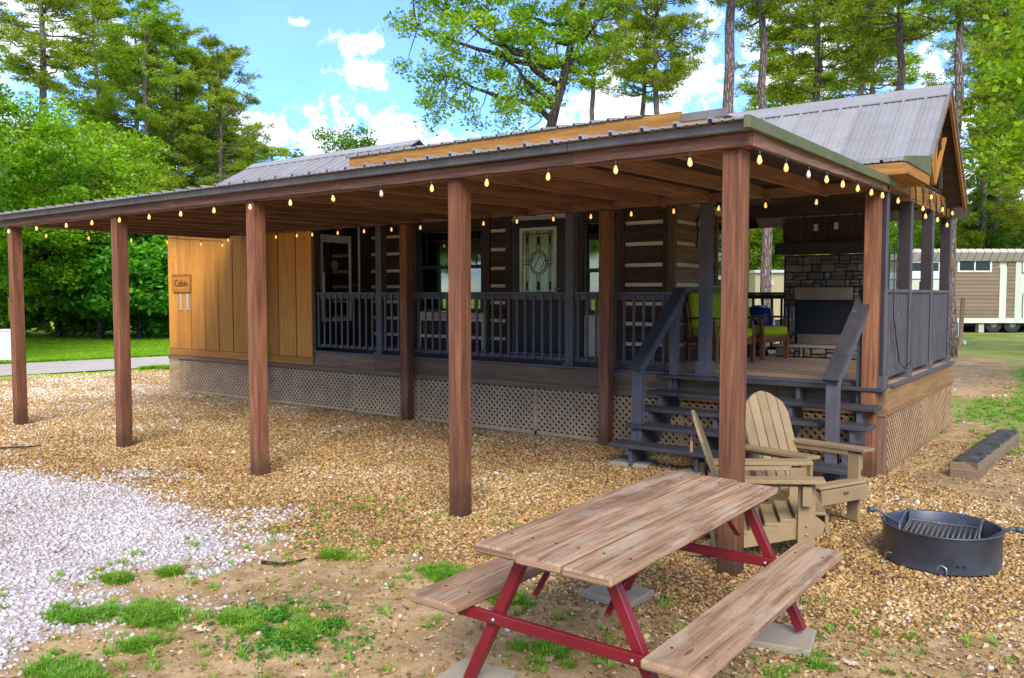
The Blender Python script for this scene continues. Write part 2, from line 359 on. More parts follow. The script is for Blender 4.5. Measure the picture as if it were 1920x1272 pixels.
def chamfer_mesh(sx, sy, sz, mat, bev):
    key = (round(sx,4), round(sy,4), round(sz,4), mat.name, bev)
    if key in _cache: return _cache[key]
    h = np.array([sx, sy, sz])/2; b = min(bev, min(sx, sy, sz)*0.3)
    V = []; idx = {}
    for s in [(a,c,e) for a in (-1,1) for c in (-1,1) for e in (-1,1)]:
        for ax in range(3):
            v = [s[i]*(h[i] if i == ax else h[i]-b) for i in range(3)]
            idx[(s, ax)] = len(V); V.append(v)
    F = []
    for ax in range(3):
        o1, o2 = [i for i in range(3) if i != ax]
        for sg in (-1, 1):
            q = []
            for a, c in ((-1,-1),(1,-1),(1,1),(-1,1)):
                s = [0,0,0]; s[ax] = sg; s[o1] = a; s[o2] = c; q.append(idx[(tuple(s), ax)])
            F.append(q)
    for ax in range(3):   # edges parallel to ax
        o1, o2 = [i for i in range(3) if i != ax]
        for a in (-1,1):
            for c in (-1,1):
                s0 = [0,0,0]; s0[ax] = -1; s0[o1] = a; s0[o2] = c; s1 = list(s0); s1[ax] = 1
                s0 = tuple(s0); s1 = tuple(s1)
                F.append([idx[(s0,o1)], idx[(s1,o1)], idx[(s1,o2)], idx[(s0,o2)]])
    for s in [(a,c,e) for a in (-1,1) for c in (-1,1) for e in (-1,1)]:
        F.append([idx[(s,0)], idx[(s,1)], idx[(s,2)]])
    V = np.array(V); G = []
    for f in F:   # orient outwards
        p = V[f]; n = np.cross(p[1]-p[0], p[2]-p[0]); c = p.mean(0)
        G.append(f if n @ c > 0 else f[::-1])
    me = bpy.data.meshes.new('piece'); me.from_pydata([tuple(v) for v in V], [], G); me.materials.append(mat)
    ul = me.uv_layers.new(name='UVMap'); dims = [sx, sy, sz]; La = int(np.argmax(dims)); oth = [i for i in range(3) if i != La]
    for p in me.polygons:
        n = p.normal; ax = int(np.argmax([abs(n[0]), abs(n[1]), abs(n[2])]))
        for li in p.loop_indices:
            v = V[me.loops[li].vertex_index]
            if ax == La: u = (v[oth[0]]*0.15 + 40, v[oth[1]])
            else:
                w = oth[0] if ax == oth[1] else oth[1]
                u = (v[La], v[w] + 3.1*ax)
            ul.data[li].uv = u
    _cache[key] = me
    return me
def box(name, lo, hi, mat, parent=None, bev=0.004, rot=None):
    lo = Vector(lo); hi = Vector(hi); c = (lo+hi)/2; s = hi-lo
    o = bpy.data.objects.new(name, chamfer_mesh(abs(s.x), abs(s.y), abs(s.z), mat, bev)); link(o, parent)
    o.location = c - off(parent); WL[o.name] = c
    if rot: o.rotation_euler = rot
    return o
def bar(name, p0, p1, w, h, mat, parent=None, roll=0.0, bev=0.003):
    """square bar from p0 to p1; w across (horizontal), h up"""
    p0 = Vector(p0); p1 = Vector(p1); d = p1-p0; L = d.length; c = (p0+p1)/2
    o = bpy.data.objects.new(name, chamfer_mesh(L, w, h, mat, bev)); link(o, parent)
    x = d.normalized(); up = Vector((0,0,1)) if abs(x.z) < 0.98 else Vector((0,1,0))
    y = up.cross(x).normalized(); z = x.cross(y)
    R = Matrix((x, y, z)).transposed() @ Matrix.Rotation(roll, 3, 'X')
    o.rotation_euler = R.to_euler(); o.location = c - off(parent); WL[o.name] = c
    return o
def tube_geo(pts, rad, n=8, closed=False):
    pts = [Vector(p) for p in pts]; V = []; F = []
    if not isinstance(rad, (list, tuple, np.ndarray)): rad = [rad]*len(pts)
    prev = None
    for i, p in enumerate(pts):
        a = pts[max(i-1, 0)]; b = pts[min(i+1, len(pts)-1)]
        if closed: a = pts[i-1]; b = pts[(i+1) % len(pts)]
        t = (b-a).normalized()
        if prev is None: u = t.orthogonal().normalized()
        else:
            u = prev - t*prev.dot(t); u = u.normalized() if u.length > 1e-6 else t.orthogonal().normalized()
        prev = u; w = t.cross(u)
        for k in range(n):
            an = 2*math.pi*k/n; V.append(p + (u*math.cos(an) + w*math.sin(an))*rad[i])
    m = len(pts)
    for i in range(m if closed else m-1):
        j = (i+1) % m
        for k in range(n): F.append([i*n+k, i*n+(k+1) % n, j*n+(k+1) % n, j*n+k])
    if not closed: F.append(list(range(n))[::-1]); F.append([(m-1)*n+k for k in range(n)])
    return V, F
def merge(geos):
    V = []; F = []
    for v, f in geos:
        o = len(V); V += list(v); F += [[i+o for i in q] for q in f]
    return V, F
def tube(name, pts, rad, mat, parent=None, n=8, closed=False):
    c = Vector(pts[0]); V, F = tube_geo([Vector(p)-c for p in pts], rad, n, closed)
    return meshobj(name, V, F, mat, parent, c, smooth=True)
def boxgeo(lo, hi):
    x0,y0,z0 = lo; x1,y1,z1 = hi
    V = [(x0,y0,z0),(x1,y0,z0),(x1,y1,z0),(x0,y1,z0),(x0,y0,z1),(x1,y0,z1),(x1,y1,z1),(x0,y1,z1)]
    return V, [[0,3,2,1],[4,5,6,7],[0,1,5,4],[1,2,6,5],[2,3,7,6],[3,0,4,7]]
def lathe_geo(prof, n=16):
    V = []; F = []
    for r, z in prof:
        for k in range(n): V.append((r*math.cos(2*math.pi*k/n), r*math.sin(2*math.pi*k/n), z))
    for i in range(len(prof)-1):
        for k in range(n): F.append([i*n+k, i*n+(k+1) % n, (i+1)*n+(k+1) % n, (i+1)*n+k])
    return V, F
def struct(o): o['kind'] = 'structure'; return o
def prism(name, poly, axis, a0, a1, mat, parent=None):
    """extrude a 2-D polygon; axis 'x': poly in (y,z); 'y': poly in (x,z)"""
    n = len(poly); V = []
    for a in (a0, a1):
        for u, v in poly: V.append((a, u, v) if axis == 'x' else ((u, a, v) if axis == 'y' else (u, v, a)))
    F = [list(range(n)), list(range(n, 2*n))[::-1]] + [[i, i+n, (i+1) % n + n, (i+1) % n] for i in range(n)]
    c = Vector(np.mean(np.array(V), 0)); me_o = meshobj(name, [Vector(v)-c for v in V], F, mat, parent, c)
    import bmesh
    bm = bmesh.new(); bm.from_mesh(me_o.data); bmesh.ops.recalc_face_normals(bm, faces=bm.faces); bm.to_mesh(me_o.data); bm.free()
    me = me_o.data; ul = me.uv_layers.new(name='UVMap')
    cs = np.array([v.co for v in me.vertices]); La = int(np.argmax(np.ptp(cs, axis=0)))
    for p in me.polygons:
        ax = int(np.argmax([abs(x) for x in p.normal])); w = [i for i in range(3) if i != La and i != ax]; w = w[0] if w else La
        for li in p.loop_indices:
            v = me.vertices[me.loops[li].vertex_index].co; ul.data[li].uv = (v[La], v[w]) if ax != La else (v[(La+1)%3]*.15+40, v[(La+2)%3])
    return me_o
def copy_tree(o, parent=None):
    c = o.copy(); COL.objects.link(c)
    if parent is not None: c.parent = parent
    for ch in list(o.children): copy_tree(ch, c)
    return c

# ------------------------------------------------------------------ ground
W_POLY = [(-30,-6),(-30,3.4),(-9.59,3.75),(-8.16,4.15),(-6.79,4.10),(-5.6,4.0),(-4.9,3.75),(-4.62,3.25),(-4.95,2.75),(-4.75,1.9),(-4.9,-6)]
B_POLY = [(-19.2,6.0),(-18.7,11.0),(-17.5,13.5),(-14.7,13.5),(-14.0,8.8),(-1.9,9.0),(-1.2,8.3),(-0.45,7.3),(-0.15,6.2),(-0.55,5.2),(-1.0,4.8),(-1.7,4.55),(-2.4,4.35),(-3.0,4.15),(-3.6,4.1),(-4.1,3.85),(-4.5,3.5),(-4.9,3.7),(-5.5,3.9),(-7,4.0),(-10,3.6),(-19.2,3.2)]
def sdist(P, poly):
    P = np.asarray(P, float); n = len(poly); d = np.full(len(P), 1e9); inside = np.zeros(len(P), bool)
    for i in range(n):
        a = np.array(poly[i], float); b = np.array(poly[(i+1) % n], float); e = b-a; w = P-a
        t = np.clip((w@e)/(e@e), 0, 1); q = w - t[:,None]*e; d = np.minimum(d, np.hypot(q[:,0], q[:,1]))
        c = ((a[1] > P[:,1]) != (b[1] > P[:,1])) & (P[:,0] < (b[0]-a[0])*(P[:,1]-a[1])/((b[1]-a[1]) or 1e-9) + a[0]); inside ^= c
    return np.where(inside, d, -d)
rg = np.random.default_rng(11)
def vnoise(x, y, s, seed=0):
    r = np.random.default_rng(seed); g = r.random((64, 64))
    u = x*s; v = y*s; i = np.floor(u).astype(int); j = np.floor(v).astype(int); f = u-i; h = v-j; f = f*f*(3-2*f); h = h*h*(3-2*h)
    A = g[i % 64, j % 64]; B = g[(i+1) % 64, j % 64]; C_ = g[i % 64, (j+1) % 64]; D = g[(i+1) % 64, (j+1) % 64]
    return (A*(1-f)+B*f)*(1-h) + (C_*(1-f)+D*f)*h
def fbm(x, y, s, seed=0): return (vnoise(x,y,s,seed)*.5 + vnoise(x,y,s*2.1,seed+1)*.27 + vnoise(x,y,s*4.3,seed+2)*.15 + vnoise(x,y,s*9,seed+3)*.08)
GRASS_BLOBS = [(-4.72,2.28,.17,.11,.9),(-4.40,2.50,.20,.10,1),(-4.12,2.26,.12,.09,.7),(-3.62,2.80,.22,.14,.9),(-3.98,1.85,.22,.12,.9),(-5.1,2.68,.08,.04,.8),(-4.95,2.95,.07,.04,.7),(-4.35,3.78,.10,.05,.5),(-3.35,3.98,.28,.10,.5),(-3.0,3.9,.2,.08,.4),(-3.95,2.75,.12,.08,.4),(-2.3,3.5,.2,.2,.3),(-1.2,4.0,.15,.2,.3)]
def zones(x, y):
    x = np.asarray(x, float); y = np.asarray(y, float); P = np.stack([x, y], 1); n = (fbm(x, y, .9, 3)-.5)
    near = np.hypot(x, y) < 22
    w = np.clip(sdist(P, W_POLY)/.9 + .45 + n*2.2 + (fbm(x, y, 4, 55)-.5)*1.2, 0, 1); b = np.clip(sdist(P, B_POLY)/.45 + .5 + n*2.6, 0, 1)
    g = np.zeros_like(x)
    for cx, cy, rx, ry, a in GRASS_BLOBS:
        q = .80 - np.sqrt(((x-cx)/rx)**2 + ((y-cy)/ry)**2) + n*1.6; g = np.maximum(g, np.clip(q*2.2, 0, 1)*a)
    # lawns: beyond the road on the left, strip in front of it, and behind the cabin on the right
    road = (x + 19.9 - (y-7.6)*.21)           # <0 : at or beyond the near kerb of the road
    g = np.maximum(g, np.clip((-road+.5 + n*1.4)*1.6, 0, 1))
    g = np.maximum(g, np.clip((1.0-np.abs(road-.35)/1.0 + n*2.0), 0, 1)*.8)
    back = np.clip((y-11.2 + (x+1.3)*.3 + n*4)*.7, 0, 1)*(x > -14.6)
    patch = fbm(x, y, .22, 9); g = np.maximum(g, back*np.clip((patch-.44)*6, 0, .85))
    g = np.maximum(g, np.clip((y-32+n*5)*.3, 0, 1)*.9)
    gap = back*np.clip((.50-patch)*12, 0, 1)*(y > 14); w = np.maximum(w, gap*.35)
    g = np.maximum(g, np.clip((np.hypot(x, y)-60)*.1, 0, 1))
    b = b*(1-w); g2 = g.copy()
    return w*(1-g*.8), b*(1-g), g2
def axis(lo, hi, step, a, b, grow=1.25):
    v = list(np.arange(lo, hi+step/2, step)); s = step; x = lo
    L = []
    while x > a: s *= grow; x -= s; L.append(x)
    s = step; x = hi; R = []
    while x < b: s *= grow; x += s; R.append(x)
    return np.array(L[::-1] + v + R)
def height(x, y):
    h = (fbm(x, y, .5, 21)-.5)*.05 + (fbm(x, y, 3.0, 31)-.5)*.012
    k = np.clip((np.hypot(x, y)-40)/100, 0, 1)
    return h*(1-k) - .012
def build_ground():
    xs = axis(-16, 1.5, .07, -900, 900); ys = axis(1.2, 13, .07, -900, 900)
    X, Y = np.meshgrid(xs, ys); x = X.ravel(); y = Y.ravel(); z = height(x, y)
    V = np.stack([x, y, z], 1); nx, ny = len(xs), len(ys)
    i = np.arange(nx-1)[None, :] + np.arange(ny-1)[:, None]*nx; i = i.ravel()
    Q = np.stack([i, i+1, i+1+nx, i+nx], 1)
    me = bpy.data.meshes.new('ground'); me.vertices.add(len(V)); me.vertices.foreach_set('co', V.ravel())
    me.loops.add(Q.size); me.loops.foreach_set('vertex_index', Q.ravel().astype(np.int32))
    me.polygons.add(len(Q)); me.polygons.foreach_set('loop_start', (np.arange(len(Q))*4).astype(np.int32))
    me.polygons.foreach_set('use_smooth', np.ones(len(Q), bool)); me.update(calc_edges=True)
    w, b, g = zones(x, y)
    at = me.color_attributes.new('zone', 'FLOAT_COLOR', 'POINT'); at.data.foreach_set('color', np.stack([w, b, g, np.clip((x+14)/6, 0, 1)], 1).ravel())
    m, t, bs, out = new_mat('ground_surface', 0.95, 0, 0.2)
    zc = t.add('ShaderNodeVertexColor'); zc.layer_name = 'zone'; sp = t.add('ShaderNodeSeparateColor'); t.l.new(zc.outputs[0], sp.inputs[0])
    p = worldco(t); br = t.noise(p, 9, 5, 0.7)
    def brk(v, k=1.6): return t.ramp(t.math('ADD', v, t.math('MULTIPLY', t.math('SUBTRACT', br, 0.5), k)), [(0.35, 0.0), (0.65, 1.0)])
    W = brk(sp.outputs[0]); B = brk(sp.outputs[1]); G = brk(sp.outputs[2])
    vo = t.add('ShaderNodeTexVoronoi', i_Scale=34.0); t.l.new(p, vo.inputs['Vector'])
    rc = t.add('ShaderNodeSeparateColor'); t.l.new(vo.outputs['Color'], rc.inputs[0]); pv = rc.outputs[0]
    dist = vo.outputs['Distance']
    big = t.noise(p, 1.1, 5, 0.6); med = t.noise(p, 6, 6, 0.7); fine = t.noise(p, 60, 4, 0.7)
    dirt = t.mix(t.ramp(big, [(0.38, 0.0), (0.62, 1.0)]), (0.45, 0.29, 0.13), (0.25, 0.16, 0.07))
    dirt = t.mix(t.ramp(med, [(0.45, 0.0), (0.7, 0.8)]), dirt, (0.60, 0.44, 0.25)); dirt = t.mix(t.ramp(fine, [(0.5, 0.0), (0.75, 0.7)]), dirt, (0.14, 0.08, 0.035))
    brown = t.ramp(pv, [(0.0, (0.15, 0.08, 0.03)), (0.35, (0.30, 0.18, 0.07)), (0.65, (0.42, 0.27, 0.12)), (0.88, (0.52, 0.38, 0.21)), (1.0, (0.7, 0.6, 0.48))])
    brown = t.mix(t.ramp(dist, [(0.3, 0.0), (0.75, 0.85)]), brown, (0.10, 0.058, 0.022)); brown = t.mix(t.math('MULTIPLY', t.math('SUBTRACT', 1.0, zc.outputs[1]), 0.55), brown, (0.50, 0.38, 0.27))
    white = t.ramp(pv, [(0.0, (0.36, 0.29, 0.27)), (0.5, (0.50, 0.44, 0.43)), (1.0, (0.62, 0.57, 0.57))]); white = t.mix(t.ramp(dist, [(0.35, 0.0), (0.85, 0.6)]), white, (0.36, 0.26, 0.2))
    lg = t.noise(t.mapping(p, (1, 1, 1)), 0.35, 6, 0.65); gn = t.noise(p, 25, 5, 0.8)
    grs = t.mix(t.ramp(lg, [(0.35, 0.0), (0.65, 1.0)]), (0.26, 0.46, 0.012), (0.42, 0.56, 0.03)); grs = t.mix(t.ramp(gn, [(0.45, 0.0), (0.75, 0.6)]), grs, (0.06, 0.14, 0.01))
    dryg = t.mix(t.ramp(lg, [(0.4, 0.0), (0.6, 1.0)]), (0.16, 0.24, 0.03), (0.36, 0.36, 0.10)); dryg = t.mix(t.ramp(gn, [(0.4, 0.0), (0.65, 0.85)]), dryg, (0.10, 0.13, 0.03)); grs = t.mix(zc.outputs[1], grs, dryg)
    c = t.mix(B, dirt, brown); c = t.mix(W, c, white); c = t.mix(G, c, grs)
    t.l.new(c, bs.inputs['Base Color'])
    peb = t.math('MULTIPLY', t.math('SUBTRACT', 1.0, dist), t.math('MAXIMUM', W, B))
    h = t.math('ADD', t.math('MULTIPLY', peb, 0.9), t.math('ADD', t.math('MULTIPLY', med, 1.4), t.math('MULTIPLY', fine, 0.5)))
    bump(t, bs, h, 0.7, 0.018)
    me.materials.append(m)
    o = bpy.data.objects.new('ground', me); COL.objects.link(o); struct(o)
    # pale road beyond the gravel, on the left
    V = []; n = 60
    for k in range(n+1):
        yy = -60 + 150*k/n; xe = -19.9 + (yy-7.6)*.21
        V += [(xe, yy, .012), (xe-3.55, yy, .02)]
    r = meshobj('road', V, [[2*k, 2*k+2, 2*k+3, 2*k+1] for k in range(n)], M['road']); struct(r)
build_ground()

# ------------------------------------------------------------------ scatter by geometry nodes
def scatter(name, P, rot, scl, tint, src_meshes, mat, label):
    me = bpy.data.meshes.new(name); me.vertices.add(len(P)); me.vertices.foreach_set('co', np.asarray(P, np.float32).ravel())
    a = me.attributes.new('rot', 'FLOAT_VECTOR', 'POINT'); a.data.foreach_set('vector', np.asarray(rot, np.float32).ravel())
    a = me.attributes.new('scl', 'FLOAT_VECTOR', 'POINT'); a.data.foreach_set('vector', np.asarray(scl, np.float32).ravel())
    a = me.attributes.new('tint', 'FLOAT', 'POINT'); a.data.foreach_set('value', np.asarray(tint, np.float32))
    o = bpy.data.objects.new(name, me); COL.objects.link(o); o['kind'] = 'stuff'; o['label'] = label
    ng = bpy.data.node_groups.new(name, 'GeometryNodeTree'); ng.interface.new_socket('Geometry', in_out='INPUT', socket_type='NodeSocketGeometry'); ng.interface.new_socket('Geometry', in_out='OUTPUT', socket_type='NodeSocketGeometry')
    t = N(ng); gi = t.add('NodeGroupInput'); go = t.add('NodeGroupOutput'); join = t.add('GeometryNodeJoinGeometry')
    k = len(src_meshes)
    for i, sm in enumerate(src_meshes):
        so = bpy.data.objects.new(name+'_piece', sm)
        oi = t.add('GeometryNodeObjectInfo'); oi.inputs['Object'].default_value = so
        ip = t.add('GeometryNodeInstanceOnPoints'); t.l.new(gi.outputs[0], ip.inputs['Points']); t.l.new(oi.outputs['Geometry'], ip.inputs['Instance'])
        r = t.add('GeometryNodeInputNamedAttribute', data_type='FLOAT_VECTOR'); r.inputs[0].default_value = 'rot'; t.l.new(r.outputs[0], ip.inputs['Rotation'])
        s = t.add('GeometryNodeInputNamedAttribute', data_type='FLOAT_VECTOR'); s.inputs[0].default_value = 'scl'; t.l.new(s.outputs[0], ip.inputs['Scale'])
        ix = t.add('GeometryNodeInputIndex'); md = t.math('MODULO', ix.outputs[0], float(k)); cmp_ = t.math('COMPARE', md, float(i), 0.1); t.l.new(cmp_, ip.inputs['Selection'])
        t.l.new(ip.outputs[0], join.inputs[0])
    t.l.new(join.outputs[0], go.inputs[0])
    mod = o.modifiers.new('scatter', 'NODES'); mod.node_group = ng
    return o
def tint_attr(t): return t.add('ShaderNodeAttribute', attribute_name='tint', attribute_type='INSTANCER').outputs['Fac']
def pebble_meshes(mat, k=4, seed=0):
    import bmesh
    r = np.random.default_rng(seed); out = []
    for i in range(k):
        bm = bmesh.new(); bmesh.ops.create_icosphere(bm, subdivisions=1, radius=1.0)
        sc = np.array([1, r.uniform(.65, .9), r.uniform(.45, .65)])
        for v in bm.verts: v.co = Vector(np.array(v.co)*sc*(1+r.normal(0, .12)))
        me = bpy.data.meshes.new('pebble'); bm.to_mesh(me); bm.free(); me.materials.append(mat); me.polygons.foreach_set('use_smooth', [True]*len(me.polygons)); out.append(me)
    return out
def build_pebbles():
    mb, t, b, o = new_mat('brown_pebble', 0.75, 0, 0.4); ti = tint_attr(t)
    c = t.ramp(ti, [(0.0, (0.10, 0.05, 0.015)), (0.3, (0.29, 0.155, 0.045)), (0.6, (0.44, 0.26, 0.085)), (0.85, (0.56, 0.38, 0.16)), (0.96, (0.62, 0.48, 0.30)), (1.0, (0.75, 0.66, 0.54))]); t.l.new(c, b.inputs['Base Color'])
    mw, t, b, o = new_mat('white_pebble', 0.8, 0, 0.35); ti = tint_attr(t)
    c = t.ramp(ti, [(0.0, (0.20, 0.13, 0.09)), (0.25, (0.37, 0.31, 0.265)), (0.6, (0.51, 0.45, 0.405)), (1.0, (0.66, 0.61, 0.57))]); t.l.new(c, b.inputs['Base Color'])
    def pts(n, f):
        # denser near the camera: sample in distance
        d = rg.uniform(0, 1, n)**0.95*19.5 + 2.2; an = rg.uniform(-.62, .62, n) + YAW
        x = -np.sin(an)*d; y = np.cos(an)*d; w, bb, g = zones(x, y); k = f(w, bb, g) > rg.random(n)
        # keep clear of under the cabin
        k &= ~((y > 8.75) & (x > -14.7) & (x < -1.9) & (y < 13)); return x[k], y[k], d[k]
    x, y, d = pts(460000, lambda w, b, g: b*1.0 + .035*(1-w)*(1-b))
    s = (.0042+.0105*rg.random(len(x))**1.7)*(1+.05*d)*np.where(rg.random(len(x)) > .985, 1.9, 1)
    scatter('brown_gravel', np.stack([x, y, height(x, y)+s*.25], 1), np.stack([rg.normal(0, .35, len(x)), rg.normal(0, .35, len(x)), rg.uniform(0, 6.28, len(x))], 1), np.stack([s, s, s], 1), np.clip(rg.beta(2.0, 2.2, len(x)) + (fbm(x, y, 1.4, 17)-.47)*.55 + np.clip((-8.5-x)/7, 0, 1)*.33*(fbm(x, y, .8, 13)+.35) , 0, 1), pebble_meshes(mb), mb, 'brown and tan river pebbles covering the ground beneath the carport')
    x, y, d = pts(230000, lambda w, b, g: w*1.0 + .005*b*(1-w) + .006*(1-b)*(1-w))
    kk = (y < 9) | (x < -14); x, y, d = x[kk], y[kk], d[kk]
    s = (.006+.013*rg.random(len(x))**1.5)*(1+.035*d)
    scatter('white_gravel', np.stack([x, y, height(x, y)+s*.25], 1), np.stack([rg.normal(0, .35, len(x)), rg.normal(0, .35, len(x)), rg.uniform(0, 6.28, len(x))], 1), np.stack([s, s, s], 1), np.clip(rg.beta(3, 1.9, len(x)) + (fbm(x, y, 1.1, 19)-.5)*.5, 0, 1), pebble_meshes(mw, 4, 5), mw, 'white crushed gravel in the parking area left of the posts')
    # leaf litter flakes
    ml, t, b, o = new_mat('dry_leaf', 0.85, 0, 0.2); ti = tint_attr(t)
    c = t.ramp(ti, [(0.0, (0.09, 0.05, 0.02)), (0.35, (0.24, 0.13, 0.045)), (0.7, (0.45, 0.29, 0.11)), (1.0, (0.62, 0.47, 0.27))]); t.l.new(c, b.inputs['Base Color'])
    fl = []
    for i in range(4):
        r = np.random.default_rng(40+i); n = 7
        V = [(0, 0, 0)] + [(math.cos(6.283*k/n)*r.uniform(.5, 1.0)*1.1, math.sin(6.283*k/n)*r.uniform(.3, .7), r.uniform(-.05, .35)) for k in range(n)]
        me = bpy.data.meshes.new('flake'); me.from_pydata(V, [], [[0, k+1, (k+1) % n+1] for k in range(n)]); me.materials.append(ml); fl.append(me)
    n = 110000; d = rg.uniform(0, 1, n)**0.8*9.5+2.0; an = rg.uniform(-.62, .6, n)+YAW; x = -np.sin(an)*d; y = np.cos(an)*d
    w, bb, g = zones(x, y)
    side = np.clip((x+3.4)/1.5, .22, 1)           # the right half is the littered one
    pr = (1-w)*(.05 + .95*side*np.clip(fbm(x, y, 1.2, 77)*2.2-.35, 0, 1)) * np.where(bb > .5, .75, 1) * (y < 12)
    k = (pr > rg.random(n)) & ~((y > 8.75) & (x < -1.9)); x, y, d = x[k], y[k], d[k]; s = .006+.016*rg.random(len(x))**2
    scatter('leaf_litter', np.stack([x, y, height(x, y)+.008], 1), np.stack([rg.normal(0, .4, len(x)), rg.normal(0, .4, len(x)), rg.uniform(0, 6.28, len(x))], 1), np.stack([s, s, s], 1), rg.random(len(x)), fl, ml, 'small dry leaf flakes littering the bare ground')
    # grass
    gm = []
    for i in range(3):
        r = np.random.default_rng(60+i); V = []; F = []
        for k in range(16):
            a = r.uniform(0, 6.283); ro = r.uniform(0, .35); L = r.uniform(.6, 1.15); lean = r.uniform(.15, .9); w_ = .045
            c0 = np.array([math.cos(a)*ro, math.sin(a)*ro, 0]); dr = np.array([math.cos(a), math.sin(a), 0]); sd_ = np.array([-math.sin(a), math.cos(a), 0])*w_
            m_ = c0 + dr*L*lean*.35 + np.array([0, 0, L*.6]); e = c0 + dr*L*lean + np.array([0, 0, L*(.98-lean*.35)])
            j = len(V); V += [c0-sd_, c0+sd_, m_+sd_*.8, m_-sd_*.8, e]; F += [[j, j+1, j+2, j+3], [j+3, j+2, j+4]]
        me = bpy.data.meshes.new('tuft'); me.from_pydata([tuple(v) for v in V], [], F); me.materials.append(M['grass']); gm.append(me)
    X = []; 
    for cx, cy, rx, ry, a in GRASS_BLOBS:
        n = int(1150*rx*a/.2); X.append(np.stack([rg.normal(cx, rx*.50, n), rg.normal(cy, ry*.55, n)], 1))
    n = 2200; X.append(np.stack([rg.uniform(-5.5, .5, n), rg.uniform(1.6, 5.2, n)], 1))
    P = np.concatenate(X); nz = fbm(P[:,0], P[:,1], 6, 91); P = P[(nz > .45) & (fbm(P[:,0], P[:,1], 17, 93) > .42)]
    # sparse tufts along the field on the right and by the cabin's far corner
    n = 9000; q = np.stack([rg.uniform(-2, 8, n), rg.uniform(10.5, 24, n)], 1); w, bb, g = zones(q[:,0], q[:,1]); q = q[g > rg.random(n)*.9+.1]
    s1 = .018+.055*rg.random(len(P))**1.6; s2 = rg.uniform(.05, .10, len(q)); P = np.concatenate([P, q]); s = np.concatenate([s1, s2])
    dry = rg.random(len(P))
    scatter('grass_tufts', np.column_stack([P, height(P[:,0], P[:,1])-.003]), np.stack([rg.normal(0, .1, len(P)), rg.normal(0, .1, len(P)), rg.uniform(0, 6.28, len(P))], 1), np.stack([s*1.2, s*1.2, s*.8], 1), dry, gm, M['grass'], 'tufts of bright green grass on the bare ground')
    # lawn blades beyond the road
    lm_ = mat_leaf('lawn_blade', (0.15, 0.33, 0.01), (0.25, 0.46, 0.015), (0.40, 0.58, 0.03), 0.4); gl2 = []
    for q_ in gm: q2 = q_.copy(); q2.materials[0] = lm_; gl2.append(q2)
    n = 26000; px = rg.uniform(-60, 330, n); dd = 1/rg.uniform(1/34, 1/20, n); q = np.array([[*far(a, b_)[:2]] for a, b_ in zip(px, dd)])
    w, bb, g = zones(q[:,0], q[:,1]); rd = q[:,0]+19.9-(q[:,1]-7.6)*.21; q = q[(g > .5) & ((rd < -3.6) | (rd > .1))]
    s = rg.uniform(.09, .17, len(q))
    scatter('lawn_grass', np.column_stack([q, np.full(len(q), -.01)]), np.stack([np.zeros(len(q)), np.zeros(len(q)), rg.uniform(0, 6.28, len(q))], 1), np.stack([s*1.6, s*1.6, s*.7], 1), rg.random(len(q)), gl2, M['grass'], 'mown bright green lawn beyond the road')
build_pebbles()

# ------------------------------------------------------------------ cabin
XL, XR, YF, YB, ZD = -14.62, -1.92, 8.82, 12.62, 0.90
cabin = thing('cabin', 'long dark log and amber board cabin with metal roof, porch and lattice skirt', 'cabin', (-8.2, 10.7, 0))
P = cabin
# deck platform
box('deck_frame', (-10.45, YF+.04, .62), (XR-.01, YB-.02, .868), M['brown_trim'], P)
for k in range(26):   # porch floor boards run along x
    y0 = YF+.005 + k*.1455
    if y0+.14 > YB: break
    x0 = -4.92 if y0 > 10.25 else -10.5
    if k == 0: continue
    box('deck_board', (x0, y0, .869), (XR+.01, y0+.139, ZD), M['deck'], P, .003)
box('deck_edge', (-10.48, YF-.03, .868), (XR+.02, YF+.135, .902), M['slate'], P)
box('deck_side_edge', (XR+.012, YF+.15, .866), (XR+.05, YB, .9), M['slate'], P)
xs_ = [-10.48, -9.1, -7.35, -5.2, -3.0, XR]
for a, b in zip(xs_[:-1], xs_[1:]): box('rim_board', (a+.002, YF-.008, .64), (b-.002, YF+.03, .866), M['rim'], P)
box('rim_board', (XR-.02, YF-.004, .66), (XR+.018, YB, .864), M['rim_warm'], P)
